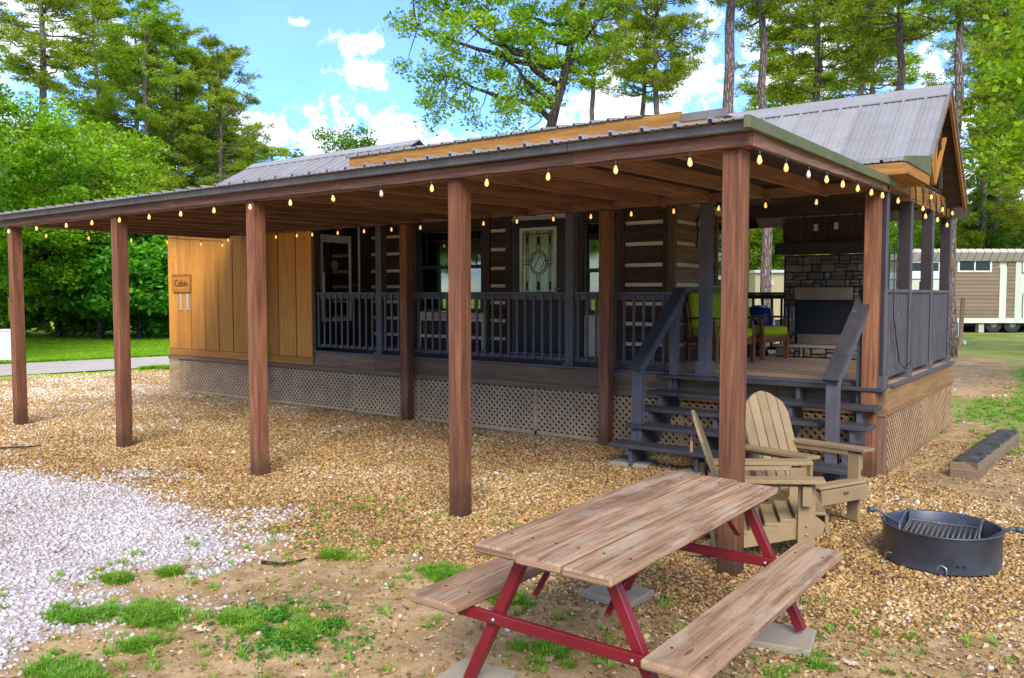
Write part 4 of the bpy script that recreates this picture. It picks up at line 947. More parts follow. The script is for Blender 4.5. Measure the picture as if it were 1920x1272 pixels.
# ------------------------------------------------------------------ string lights
def bulb_master(off_=False):
    prof = [(0.0005, -.088), (.010, -.086), (.020, -.074), (.0245, -.060), (.022, -.044), (.015, -.022), (.0105, -.006), (.0105, .004)]
    V, F = lathe_geo(prof, 12); me = bpy.data.meshes.new('bulb'); me.from_pydata(V, [], F); me.materials.append(M['bulb_off'] if off_ else M['bulb']); me.polygons.foreach_set('use_smooth', [True]*len(me.polygons))
    return me
def socket_mesh():
    V, F = lathe_geo([(.0135, -.008), (.0145, .012), (.012, .034), (.005, .042), (.004, .05)], 10); me = bpy.data.meshes.new('socket'); me.from_pydata(V, [], F); me.materials.append(M['black']); return me
BM, BO, SM = bulb_master(), bulb_master(True), socket_mesh()
def string_light(label, pts, offs=(), sag=.035, closed_end=None, scale=.70):
    s = thing('string_light', label, 'string light', pts[0], 0, 'strings of bulbs hung along the carport and porch')
    cab = []
    for i in range(len(pts)-1):
        a = Vector(pts[i]); b = Vector(pts[i+1])
        for k in range(6): q = a.lerp(b, k/6); q.z += .036 - .006*math.sin(math.pi*k/6); cab.append(q)
    cab.append(Vector(pts[-1]) + Vector((0, 0, .036)))
    tube('cable', cab, .0045, M['black'], s, 5)
    for i, p in enumerate(pts):
        b = bpy.data.objects.new('bulb', BO if i in offs else BM); link(b, s); b.location = Vector(p)-Vector(pts[0]); b.rotation_euler = (random.uniform(-.08, .08), random.uniform(-.08, .08), 0); b.scale = (scale,)*3
        if i in offs: b['label'] = 'unlit pale bulb'
        k = bpy.data.objects.new('socket', SM); link(k, b)
    return s
ox = [-12.1, -11.3, -10.51, -9.88, -9.26, -8.64, -8.03, -7.44, -6.85, -6.25, -5.67, -5.07, -4.50, -3.94, -3.38, -2.83, -2.29]
string_light('bulb string under the outer front beam of the carport', [(x, 5.0, 2.675) for x in ox], offs=(11,))
string_light('short bulb string under the right end beam of the carport', [(-1.885, y, 2.67+.012*i) for i, y in enumerate((5.14, 5.64, 6.13, 6.57, 7.02, 7.48, 7.95, 8.35))], offs=(2,))
string_light('bulb string along the inner beam beside the porch railing', [(x, 8.57, 2.755) for x in (-12.37, -11.7, -11.08, -10.56, -10.20, -9.62, -9.05, -8.49, -7.93, -7.35, -6.81, -6.27, -5.72, -5.18, -4.64, -4.11, -3.58, -3.07, -2.55)], offs=())
string_light('bulb string across the far left end of the carport', [(-12.36, y, 2.66) for y in (5.6, 6.2, 6.85, 7.45, 8.05, 8.45)])
string_light('bulb string in loops on the amber beam below the gable', [(-1.88, 8.98, 2.76), (-1.87, 10.17, 2.78), (-1.86, 10.26, 2.70), (-1.87, 10.62, 2.95), (-1.87, 11.05, 2.72), (-1.86, 11.30, 2.86), (-1.87, 11.7, 2.70), (-1.86, 11.98, 2.87)])
wr = thing('light_cable', 'black cable wound in loops round the amber gable beam', 'cable', (-1.9, 10.9, 3.0))
for y in (9.95, 10.35, 10.75, 11.15, 11.5, 11.85, 12.15): tube('loop', [(-1.91, y-.03, 3.05), (-1.905, y, 2.93), (-1.91, y+.06, 2.785), (-2.0, y+.07, 2.775), (-2.06, y+.05, 2.9), (-2.05, y, 3.05)], .007, M['black'], wr, 6, True)

# ------------------------------------------------------------------ picnic table
pt_ = thing('picnic_table', 'weathered wooden picnic table with attached benches and red steel frame', 'picnic table', (-1.84, 3.6, 0)); P = pt_
for x0, x1, y0, y1 in ((-2.175, -1.958, 2.66, 4.48), (-1.942, -1.727, 2.635, 4.46), (-1.711, -1.49, 2.62, 4.42)):
    box('tabletop_plank', (x0, y0, .722), (x1, y1, .762), M['picnic'], pt_, .009)
bl = box('bench_plank', (-2.575, 2.69, .412), (-2.30, 4.52, .452), M['picnic'], pt_, .009); br_ = box('bench_plank', (-1.415, 2.70, .412), (-1.165, 4.50, .452), M['picnic'], pt_, .009)
for y in (2.86, 4.32):
    bar('leg', (-2.03, y, .72), (-2.36, y, .05), .045, .05, M['red'], pt_); bar('leg', (-1.65, y, .72), (-1.32, y, .05), .045, .05, M['red'], pt_)
    box('cross_bar', (-2.54, y-.05, .36), (-1.19, y-.0235, .41), M['red'], pt_); box('top_bar', (-2.15, y+.024, .69), (-1.52, y+.05, .721), M['red'], pt_)
    yy = 1 if y < 3.5 else -1
    bar('brace', (-1.66, y+.03*yy, .50), (-1.66, y+.30*yy, .715), .03, .008, M['red'], pt_); bar('brace', (-2.02, y+.03*yy, .50), (-2.02, y+.30*yy, .715), .03, .008, M['red'], pt_)
    for x in (-1.50, -2.18): tube('bolt', [(x, y-.052, .385), (x, y-.062, .385)], .009, M['bolt'], pt_, 6)
for x in (-2.12, -2.01, -1.89, -1.78, -1.66, -1.54, -2.50, -2.36, -1.36, -1.22):
    for y in (2.86, 4.32): zz = .762 if -2.2 < x < -1.45 else .452; tube('screw_head', [(x, y, zz-.002), (x, y, zz+.002)], .007, M['firebox'], pt_, 6)
nails = []
for a, b in zip(gx[:-1], gx[1:]):
    for xx in (a+.045, b-.045):
        for k in range(6): nails.append(boxgeo((xx-.005, YF-.0185, .9+.4*k), (xx+.005, YF-.014, .91+.4*k)))
V, F = merge(nails); nn_ = meshobj('nail_heads', V, F, M['letter'], cabin); nn_['kind'] = 'stuff'
slabs = [('square concrete paver under the near left picnic table leg', -2.40, 2.92, .3, .34, .1), ('square concrete paver beneath the far left picnic table leg', -2.42, 4.33, .34, .30, -.05), ('concrete paver beneath the far right leg of the picnic table', -1.42, 4.27, .34, .3, .2), ('concrete paver beneath the near right leg of the picnic table', -1.30, 2.90, .3, .3, 0),
         ('concrete paver under the left foot of the porch stairs', -4.22, 7.92, .42, .42, .15), ('concrete paver under the middle of the porch stairs', -3.40, 7.80, .4, .4, 0), ('concrete paver under the right foot of the porch stairs', -2.30, 7.92, .40, .40, 0)]
for lb, x, y, sx, sy, r in slabs:
    o = box('paver', (x-sx/2, y-sy/2, -.02), (x+sx/2, y+sy/2, .022), M['paver'], None, .006, (0, 0, r)); tag(o, lb, 'paver', 'concrete pavers set under legs')

# ------------------------------------------------------------------ adirondack chairs
def adirondack(label, loc, rot):
    c = thing('adirondack_chair', label, 'chair', loc, rot, 'tan adirondack chairs round the fire ring', local=True); m = M['adir']
    # seat runs from x=.30 (front) down to x=-.22 ; sides
    for s in (-1, 1):
        y = s*.245
        prism('side_rail', [(.36, .20), (.38, .27), (.30, .335), (-.40, .10), (-.52, .02), (-.52, -.0), (-.44, .0)], 'y', y-.014, y+.014, m, c)
        box('front_leg', (.20, y+s*.016-.014, 0), (.31, y+s*.044-.014 if s > 0 else y+s*.016+.0, .535) if False else (.31, y+s*.030+.014, .535), m, c) if False else box('front_leg', (.20, min(y+s*.016, y+s*.044), 0), (.31, max(y+s*.016, y+s*.044), .535), m, c)
        box('arm_bracket', (.22, min(y+s*.045, y+s*.10), .40), (.28, max(y+s*.045, y+s*.10), .534), m, c)
        a = bar('arm', (-.40, s*.30, .545), (.36, s*.315, .575), .135, .026, m, c)
        bar('arm_support', (-.38, s*.262, .515), (.20, s*.262, .54), .022, .05, m, c)
        bar('back_leg', (-.33, s*.275, .0), (-.40, s*.275, .52), .026, .09, m, c)
    for k in range(6):
        x = .33 - k*.098; z = .345 - (k*.098)*.335
        bar('seat_slat', (x, -.262, z), (x, .262, z), .088, .022, m, c) if k else box('seat_slat', (.295, -.262, .325), (.385, .262, .349), m, c, .008)
        if k: c.children[-1]
    box('front_apron', (.375, -.262, .21), (.399, .262, .322), m, c); bar('apron_label', (.401, -.03, .28), (.401, .03, .28), .004, .022, M['brown_trim'], c)
    tops = [.80, .90, .945, .945, .90, .80]
    for i in range(5):
        y = (i-2)*.107; L = [.76, .84, .87, .84, .76][i]
        x0, z0 = -.20, .155; dx, dz = -.34, .94   # recline direction
        n_ = math.hypot(dx, dz); dx /= n_; dz /= n_
        wid = .049
        # slat as a prism with rounded/sloped tip, in the plane spanned by y and the recline direction
        if i == 2: tip = [(-wid, L-.012), (-wid*.4, L), (wid*.4, L), (wid, L-.012)]
        elif i in (1, 3):
            sgn = 1 if i == 3 else -1; a_, b_ = (L+.02, L-.035); tip = [(-wid, a_ if sgn > 0 else b_), (0, L), (wid, b_ if sgn > 0 else a_)]
        else:
            sgn = 1 if i == 4 else -1; a_, b_ = (L+.045, L-.085); tip = [(-wid, a_ if sgn > 0 else b_), (sgn*.01, L-.0), (wid, b_ if sgn > 0 else a_)]
        poly = [(-wid, 0)] + tip + [(wid, 0)]
        V = []
        nx, nz = dz, -dx
        for o_ in (-.011, .011):
            for (u, l) in poly: V.append((x0+dx*l+nx*o_, y+u*(1-.12*(1-l/L)), z0+dz*l+nz*o_))
        q = len(poly); F = [list(range(q))[::-1], list(range(q, 2*q))] + [[j, (j+1) % q, (j+1) % q+q, j+q] for j in range(q)]
        meshobj('back_slat', V, F, m, c)
    bar('back_rail', (-.42, -.27, .50), (-.42, .27, .50), .03, .09, m, c); bar('back_rail', (-.50, -.20, .74), (-.50, .20, .74), .02, .07, m, c)
    for s in (-1, 1):
        for z in (.2, .26, .46): tube('bolt', [(.255, s*.289, z), (.255, s*.296, z)], .008, M['bolt'], c, 6)
    return c
adirondack('tan adirondack chair in front of the stairs, turned to the fire ring', (-2.06, 6.74, 0), math.radians(-24))
adirondack('tan adirondack chair behind the corner post, its back hidden beside the picnic table', (-2.03, 5.72, 0), math.radians(24))

# ------------------------------------------------------------------ fire ring
fr = thing('fire_ring', 'round black steel fire ring with a grate and two handles', 'fire ring', (-.98, 6.24, 0), math.radians(-8), local=True)
R, H = .365, .235
prof = [(R, 0), (R, H-.006), (R+.012, H), (R-.004, H+.006), (R-.012, H-.004), (R-.012, .01)]
V, F = lathe_geo(prof, 56); meshobj('ring_wall', V, F, M['steel_black'], fr, smooth=True)
V, F = lathe_geo([(0.001, .03), (.15, .04), (R-.013, .015)], 24); 
me_ash = painted('ash', (0.16, 0.14, 0.12), 0.95, 0.4, bscale=30, bstr=1.0); meshobj('ash_bed', V, F, me_ash, fr)
def rot2(x, y, a): return (x*math.cos(a)-y*math.sin(a), x*math.sin(a)+y*math.cos(a))
ga = math.radians(12)
def gp(x, y, z): q = rot2(x, y, ga); return (q[0], q[1], z)
g = tube('grate', [gp(-.22, -.20, .19), gp(.22, -.20, .19), gp(.22, .20, .19), gp(-.22, .20, .19)], .007, M['steel_grate'], fr, 6, True)
WL[g.name] = Vector((0,0,0)); gl_ = g.location.copy()
for k in range(14):
    x = -.205 + k*.0315; o = tube('grate_bar', [gp(x, -.20, .19), gp(x, .20, .19)], .0055, M['steel_grate'], fr, 6)
for s in (-1, 1):
    tube('hinge_bar', [gp(s*.235, -.21, .10), gp(s*.235, -.21, .26), gp(s*.235, .0, .275), gp(s*.235, .21, .26), gp(s*.235, .21, .10)], .011, M['steel_black'], fr, 8)
    h_ = tube('handle', [gp(s*.22, -.05*s, .15), gp(s*.40, -.03*s, .27), gp(s*.46, -.02*s, .275), gp(s*.47, .0, .25)], .011, M['steel_black'], fr, 8)
    tube('coil_grip', [gp(s*.43, -.02*s, .27), gp(s*.475, -.02*s, .268)], .019, M['steel_black'], fr, 8)
for a in (-2.25, -1.25): 
    q = (math.cos(a)*R, math.sin(a)*R); tube('anchor_loop', [(q[0]*1.01+dx, q[1]*1.01, z) for dx, z in ((-.03, .0), (-.025, .045), (0, .055), (.025, .045), (.03, 0))], .006, M['bolt'], fr, 6)
for a in (-2.5, -1.0, -.9): tube('vent_hole', [(math.cos(a)*(R-.002), math.sin(a)*(R-.002), .06), (math.cos(a)*(R+.0015), math.sin(a)*(R+.0015), .06)], .011, M['firebox'], fr, 10)
# timbers
def timber(label, a, b, w, h, tilt=0):
    o = bar('landscape_timber', a, b, w, h, M['tie'], None, tilt, .015); tag(o, label, 'timber', 'old tarred timbers on the right'); return o
import bmesh
def rough_timber(label, a, b, w, h, seed):
    a = Vector(a); b = Vector(b); L = (b-a).length; bm = bmesh.new(); r = random.Random(seed); n = 22; ring = []
    prof = [(-w/2, -.03), (-w/2*1.02, h*.55), (-w/2*.93, h*.94), (-w/2*.6, h), (0, h*1.02), (w/2*.6, h), (w/2*.93, h*.94), (w/2*1.02, h*.55), (w/2, -.03)]
    for i in range(n+1):
        x = L*i/n; rr = []
        for u, v in prof: rr.append(bm.verts.new((x + (r.uniform(-.012, .012) if i in (0, n) else 0), u+r.gauss(0, .004), v+(r.gauss(0, .004) if v > 0 else 0))))
        ring.append(rr)
    m_ = len(prof)
    for i in range(n):
        for j in range(m_-1): bm.faces.new((ring[i][j], ring[i+1][j], ring[i+1][j+1], ring[i][j+1]))
    bm.faces.new(ring[0]); bm.faces.new(ring[n][::-1]); bmesh.ops.recalc_face_normals(bm, faces=bm.faces)
    me = bpy.data.meshes.new('landscape_timber'); bm.to_mesh(me); bm.free(); me.materials.append(M['tie'])
    ul = me.uv_layers.new(name='UVMap')
    for p in me.polygons:
        for li in p.loop_indices: v = me.vertices[me.loops[li].vertex_index].co; ul.data[li].uv = (v.x, v.y+v.z) if abs(p.normal.x) < .8 else (v.y*.2+9, v.z)
    o = bpy.data.objects.new('landscape_timber', me); COL.objects.link(o); o.location = a; o.rotation_euler = (0, 0, math.atan2(b.y-a.y, b.x-a.x)); tag(o, label, 'timber', 'old tarred timbers on the right')
rough_timber('short tarred timber lying behind the fire ring', (-1.25, 9.12, 0), (-1.13, 11.6, 0), .25, .165, 3)
rough_timber('tarred timber cut off by the right edge of the photo', (.02, 15.8, 0), (.9, 14.4, 0), .26, .17, 4)

# ------------------------------------------------------------------ cabin sign, number, star
sg = thing('cabin_sign', 'square amber wooden sign reading Cabin beside the carport posts', 'sign', (-14.12, YF-.03, 2.0))
box('board', (-14.40, YF-.045, 1.87), (-13.87, YF-.014, 2.16), M['amber_sign'], sg, .006); 
for q in [((-14.43, YF-.055, 2.14), (-13.84, YF-.0135, 2.175)), ((-14.43, YF-.055, 1.84), (-13.84, YF-.0135, 1.87)), ((-14.43, YF-.054, 1.871), (-14.40, YF-.0135, 2.139)), ((-13.87, YF-.054, 1.871), (-13.84, YF-.0135, 2.139))]: box('frame', *q, M['trim_amber'], sg)
cu = bpy.data.curves.new('lettering', 'FONT'); cu.body = 'Cabin'; cu.size = .185; cu.extrude = .003; cu.align_x = 'CENTER'; cu.align_y = 'CENTER'; cu.materials.append(M['letter'])
to0 = bpy.data.objects.new('lettering_curve', cu); COL.objects.link(to0); bpy.context.view_layer.update(); lm = bpy.data.meshes.new_from_object(to0.evaluated_get(bpy.context.evaluated_depsgraph_get())); bpy.data.objects.remove(to0)
to = bpy.data.objects.new('lettering', lm); link(to, sg); to.location = Vector((-14.135, YF-.049, 2.0)) - off(sg); to.rotation_euler = (math.pi/2, 0, 0)
nb = thing('house_number', 'metal number 11 below the amber sign', 'house number', (-14.09, YF-.02, 1.66))
for x in (-14.19, -13.97):
    pl = [(-.022, -.135), (.022, -.135), (.022, .15), (-.01, .15), (-.05, .115), (-.05, .095), (-.022, .105)]
    d_ = prism('digit', [(x+u, 1.66+v) for u, v in pl], 'y', YF-.030, YF-.015, M['number'], nb); box('digit_foot', (x-.055, YF-.0305, 1.505), (x+.055, YF-.0145, 1.527), M['number'], d_)
box('backing_plate', (-14.28, YF-.0142, 1.49), (-13.88, YF-.0125, 1.83), painted('aged_plate', (0.42, 0.24, 0.08), .6), nb)
sr = thing('star_decor', 'black round star ornament with a plaque hung on the tan log wall', 'wall decor', (XW+.03, 11.06, 2.7))
yc, zc_ = 11.06, 2.80
ringp = [(XW+.035, yc+.10*math.cos(k*math.pi/12), zc_+.10*math.sin(k*math.pi/12)) for k in range(24)]; tube('ring', ringp, .010, M['black'], sr, 6, True)
sp_ = [(yc+(.085 if k % 2 == 0 else .035)*math.sin(k*math.pi/5), zc_+(.085 if k % 2 == 0 else .035)*math.cos(k*math.pi/5)) for k in range(10)]
prism('star', sp_, 'x', XW+.028, XW+.038, M['number'], sr)
box('plaque', (XW+.024, yc-.075, 2.46), (XW+.036, yc+.075, 2.69), M['black'], sr)
for k in range(4): box('plaque_line', (XW+.0365, yc-.05, 2.49+k*.045), (XW+.038, yc+.05, 2.505+k*.045), M['number'], sr, .0003)
V, F = lathe_geo([(.001, .02), (.09, .02), (.10, .01), (.10, 0), (.001, 0)], 24)
th = meshobj('wall_thermometer', V, F, M['white_plastic'], None, (-9.83, YW-.025, 2.32)); th.rotation_euler = (math.pi/2, 0, 0); tag(th, 'round white wall thermometer beside the wide window', 'thermometer')

# ------------------------------------------------------------------ porch furniture
def lounge_chair(label, loc, rot):
    c = thing('porch_armchair', label, 'armchair', loc, rot, 'wooden armchairs with lime cushions', local=True)
    for s in (-1, 1):
        y = s*.29
        prism('front_leg', [(.30, 0), (.36, 0), (.36, .30), (.33, .45), (.31, .56), (.27, .56), (.29, .42), (.30, .30)], 'y', y-.018, y+.018, M['honey'], c)
        prism('rear_leg', [(-.34, 0), (-.28, 0), (-.26, .34), (-.30, .60), (-.36, .80), (-.40, .80), (-.34, .50), (-.33, .3)], 'y', y-.018, y+.018, M['honey'], c)
        bar('arm', (-.34, s*.30, .575), (.38, s*.30, .585), .075, .028, M['honey'], c, bev=.01); box('side_stretcher', (-.28, y-.012, .24), (.31, y+.012, .31), M['honey'], c)
    box('front_rail', (.31, -.27, .24), (.345, .27, .33), M['honey'], c); box('rear_rail', (-.31, -.27, .24), (-.28, .27, .32), M['honey'], c)
    box('seat_cushion', (-.27, -.265, .325), (.37, .265, .455), M['lime'], c, .03)
    b = box('back_cushion', (-.37, -.265, .42), (-.25, .265, .92), M['lime'], c, .03); b.rotation_euler = (0, -.20, 0)
    for k in range(3): bar('back_slat', (-.385-.03*k, -.27, .50+.13*k), (-.385-.03*k, .27, .50+.13*k), .018, .05, M['honey'], c)
    return c
lounge_chair('lime cushioned wooden armchair partly behind the front carport post', (-4.40, 10.62, ZD), math.radians(-32))
lounge_chair('lime cushioned wooden armchair nearest the stone fireplace', (-4.25, 11.50, ZD), math.radians(-14))
V, F = lathe_geo([(.001, 0), (.13, 0), (.15, .03), (.11, .10), (.10, .18), (.15, .28), (.20, .42), (.205, .55), (.17, .68), (.10, .735), (.001, .74)], 32)
bj = meshobj('glazed_jar', V, F, M['blue'], None, (-4.42, 12.15, ZD), smooth=True); tag(bj, 'tall glossy blue jar behind the armchair near the fireplace', 'jar')
fk = thing('fireplace_tools', 'black iron fireplace tool rack left of the firebox', 'fireplace tools', (-3.93, 12.0, 1.08), local=True)
tube('stand', [(0, 0, 0), (0, 0, .62)], .009, M['black'], fk); tube('base', [(-.08, 0, .01), (.08, 0, .01)], .012, M['black'], fk)
for k, x in enumerate((-.05, .03, .07)): tube('tool', [(x, -.03, .56), (x*1.2, -.03, .10+.04*k)], .006, M['bolt'] if k > 0 else M['black'], fk); tube('tool_head', [(x*1.2-.02, -.03, .10+.04*k), (x*1.2+.03, -.03, .05+.04*k)], .014, M['black'], fk)
tube('hanger', [(-.07, -.01, .57), (.08, -.01, .57)], .007, M['black'], fk)
cb = tube('drooping_cable', [(-1.90, 8.98, 2.3), (-1.90, 9.0, 1.6), (-1.89, 9.1, 1.35), (-1.885, 9.25, 1.1), (-1.88, 9.5, 1.02), (-1.88, 9.8, 1.08)], .006, M['black'], None, 6); tag(cb, 'thin cable drooping over the right porch railing', 'cable')

# ------------------------------------------------------------------ vegetation
def leaf_mesh(name, C_, size, wr, mat, rng, up=.35, droop=0.0, axis_=None):
    n = len(C_); a = rng.normal(0, 1, (n, 3)) if axis_ is None else axis_ + rng.normal(0, .35, (n, 3)); a[:, 2] = a[:, 2]*.6 - droop; a /= np.linalg.norm(a, axis=1)[:, None]
    nn = rng.normal(0, 1, (n, 3)); nn[:, 2] += up*3; s = np.cross(a, nn); s /= np.linalg.norm(s, axis=1)[:, None]+1e-9
    L = size*rng.uniform(.65, 1.35, n)[:, None]; w = L*wr
    V = np.stack([C_-a*L*.5, C_+s*w*.5-a*L*.08, C_+a*L*.5, C_-s*w*.5-a*L*.08], 1).reshape(-1, 3)
    me = bpy.data.meshes.new(name); me.vertices.add(4*n); me.vertices.foreach_set('co', V.astype(np.float32).ravel())
    me.loops.add(4*n); me.loops.foreach_set('vertex_index', np.arange(4*n, dtype=np.int32)); me.polygons.add(n); me.polygons.foreach_set('loop_start', np.arange(n, dtype=np.int32)*4)
    me.update(calc_edges=True); me.materials.append(mat); return me
def limb(rng, a, b, r0, r1, seg=7, wig=.06):
    a = np.array(a, float); b = np.array(b, float); L = np.linalg.norm(b-a); pts = []
    for i in range(seg+1):
        t = i/seg; p = a+(b-a)*t; 
        if 0 < i < seg: p = p + rng.normal(0, wig*L/seg*1.6, 3)
        p[2] += -math.sin(math.pi*t)*L*.06 if b[2]-a[2] < L*.6 else 0
        pts.append(p)
    return pts, [r0+(r1-r0)*i/seg for i in range(seg+1)]
def deciduous(seed, H, cr, cz, trunk_h, nclump, leaves, lsize, mat, bark, r0=.22, lean=(0, 0), shift=(0, 0), clump=.75, trunk_pts=None, wr=.62, shape=1.0):
    """returns (trunk mesh, branches mesh, crown mesh) in local space, base at the origin. cr=(rx,ry,rz), cz crown centre height"""
    rng = np.random.default_rng(seed); cr = np.array(cr, float); ctr = np.array([shift[0], shift[1], cz])
    tp = trunk_pts or [(0, 0, -.1), (lean[0]*.3, lean[1]*.3, trunk_h*.5), (lean[0], lean[1], trunk_h), (lean[0]*1.3+shift[0]*.3, lean[1]*1.3+shift[1]*.3, cz+cr[2]*.45)]
    k = len(tp); dense = []
    for i in range(k-1):
        for j in range(4): dense.append(np.array(tp[i])*(1-j/4)+np.array(tp[i+1])*(j/4)+rng.normal(0, .03, 3))
    dense.append(np.array(tp[-1])); n = len(dense)
    TV, TF = tube_geo(dense, [r0*(1-.82*(i/(n-1))**.9)*(1.25 if i == 0 else 1) for i in range(n)], 12)
    lobes = []
    for i in range(13):
        d = rng.normal(0, 1, 3); d /= np.linalg.norm(d); d[2] = d[2]*.9; lobes.append(ctr + d*cr*rng.uniform(.45, .8))
    cl = []; tries = 0
    while len(cl) < nclump and tries < nclump*30:
        tries += 1; d = rng.normal(0, 1, 3); d /= np.linalg.norm(d); p = ctr + d*cr*(rng.random()**.38)
        near = min(np.linalg.norm((p-l)/cr) for l in lobes)
        if near < .46*shape and p[2] > .25: cl.append(p)
    cl = np.array(cl); geos = []
    heads = []
    for l in lobes:
        i = int(np.argmin([np.linalg.norm(l-d_) + max(0, d_[2]-l[2]+.8)*1.5 for d_ in dense[3:]]))+3; i = min(i, n-2)
        pts, rr = limb(rng, dense[i], l, r0*.42, r0*.10, 8, .09); geos.append(tube_geo(pts, rr, 7)); heads += pts[2:]
    heads = np.array(heads)
    for c in cl:
        j = int(np.argmin(np.linalg.norm(heads-c, axis=1))); pts, rr = limb(rng, heads[j], c, r0*.085, r0*.02, 4, .1); geos.append(tube_geo(pts, rr, 4))
    per = leaves//max(1, len(cl)); C_ = []
    for c in cl:
        m = int(per*rng.uniform(.5, 1.5)); s = clump*rng.uniform(.6, 1.3); q = rng.normal(0, 1, (m, 3)); q /= np.linalg.norm(q, axis=1)[:, None]; q *= (rng.random(m)**.5)[:, None]*s; q[:, 2] *= .55; C_.append(c+q)
    C_ = np.concatenate(C_)
    mt = bpy.data.meshes.new('trunk'); mt.from_pydata([tuple(v) for v in TV], [], TF); mt.materials.append(bark); mt.polygons.foreach_set('use_smooth', [True]*len(mt.polygons))
    BV, BF = merge(geos); mb = bpy.data.meshes.new('branches'); mb.from_pydata([tuple(v) for v in BV], [], BF); mb.materials.append(bark); mb.polygons.foreach_set('use_smooth', [True]*len(mb.polygons))
    return mt, mb, leaf_mesh('crown', C_, lsize, wr, mat, rng)
def pine(seed, H, start, spread, leaves, lean=0.0, r0=.24, dens=1.0, fork=False, mat=None):
    rng = np.random.default_rng(seed); n = 16
    la = rng.uniform(0, 6.28); L_ = np.array([math.cos(la), math.sin(la)])*lean
    tr_ = [np.array([L_[0]*(i/n), L_[1]*(i/n), H*i/n-.1]) + np.append(rng.normal(0, .05, 2), 0) for i in range(n+1)]
    TV, TF = tube_geo(tr_, [r0*(1.2 if i == 0 else 1)*(1-.8*(i/n)**1.3) for i in range(n+1)], 12); geos = []; C_ = []; A_ = []
    z = start*H; k = 0
    while z < H*.99:
        t = (z/H-start)/(1-start); f = int((z/H)*n); f = min(f, n-1); base = tr_[f] + (tr_[f+1]-tr_[f])*((z/H)*n-f)
        L = spread*(.35+.65*math.sin(math.pi*min(1, .22+t*.80)))*rng.uniform(.55, 1.2); a = rng.uniform(0, 6.28); upa = rng.uniform(-.08, .35) + t*.5
        e = base + np.array([math.cos(a)*L, math.sin(a)*L, L*upa]); pts, rr = limb(rng, base, e, r0*.22*(1-t*.5), r0*.04, 6, .10); geos.append(tube_geo(pts, rr, 5))
        m = int(rng.uniform(3, 7)*dens)+2
        for j in range(m):
            q = rng.uniform(.35, 1.0)**.7; i = min(int(q*6), 5); c = pts[i]*(1-(q*6-i))+pts[i+1]*(q*6-i) if False else pts[i]+(pts[i+1]-pts[i])*(q*6-i)
            c2 = c + np.append(rng.normal(0, .28*L*.35+.12, 2), rng.normal(.10, .12)); p2, r2 = limb(rng, c, c2, r0*.05, r0*.018, 2, .05); geos.append(tube_geo(p2, r2, 4)); C_.append(c2)
        z += H*(1-start)/(60*dens)*rng.uniform(.5, 1.5)
    C_ = np.array(C_); per = max(8, leaves//len(C_)); X = []; AX = []
    for c in C_:
        m = int(per*rng.uniform(.5, 1.5)); s = rng.uniform(.28, .52); q = rng.normal(0, 1, (m, 3)); q /= np.linalg.norm(q, axis=1)[:, None]; AX.append(q.copy()); q *= (rng.random(m)**.45)[:, None]*s; q[:, 2] *= .5; X.append(c+q)
    mt = bpy.data.meshes.new('trunk'); mt.from_pydata([tuple(v) for v in TV], [], TF); mt.materials.append(M['bark_pine']); mt.polygons.foreach_set('use_smooth', [True]*len(mt.polygons))
    BV, BF = merge(geos); mb = bpy.data.meshes.new('branches'); mb.from_pydata([tuple(v) for v in BV], [], BF); mb.materials.append(M['bark_pine'])
    return mt, mb, leaf_mesh('crown', np.concatenate(X), .21, .26, mat or M['leaf_pine'], rng, .1, 0, np.concatenate(AX))
def plant(name, label, cat, meshes, loc, rot=0, sc=1.0, group=None):
    o = thing(name, label, cat, loc, rot, group, local=True); o.scale = (sc,)*3 if isinstance(sc, (int, float)) else sc
    for nm, me in zip(('trunk', 'branches', 'crown'), meshes):
        c = bpy.data.objects.new(nm, me); link(c, o)
    return o
Gp, Gd, Gm = 'tall pines behind the cabin', 'broadleaf trees round the cabin', 'large leafy shrubs beyond the lawn'
D1 = deciduous(1, 11, (4.6, 4.6, 4.0), 6.2, 2.0, 250, 40000, .17, M['leaf_bright'], M['bark_dark'], clump=.80)
D2 = deciduous(2, 10, (4.2, 4.2, 3.4), 5.2, 2.0, 230, 34000, .17, M['leaf_bright'], M['bark_dark'], clump=.75)
D3 = deciduous(3, 12, (4.0, 4.0, 5.0), 6.4, 3.0, 300, 46000, .18, M['leaf_mid'], M['bark_dark'], clump=.8)
PN = [pine(11, 19, .28, 3.4, 44000, dens=1.25), pine(12, 19, .40, 3.0, 38000, .8, dens=1.15), pine(13, 20, .16, 3.8, 60000, .4, dens=1.4), pine(14, 21, .62, 3.3, 25000, .9, r0=.27)]
i_ = 0
def tree_d(meshes, px, d, label, sc=1.0, rot=0.0, name='broadleaf_tree'): return plant(name, label, 'tree', meshes, far(px, d), rot, sc, Gd)
def tree_p(k, px, d, top_y, label, rot=0.0, w=1.0):
    H = [19, 19, 20, 21][k]; s = hz(top_y, d)/H; return plant('pine_tree', label, 'pine tree', PN[k], far(px, d), rot, (s*w, s*w, s), Gp)
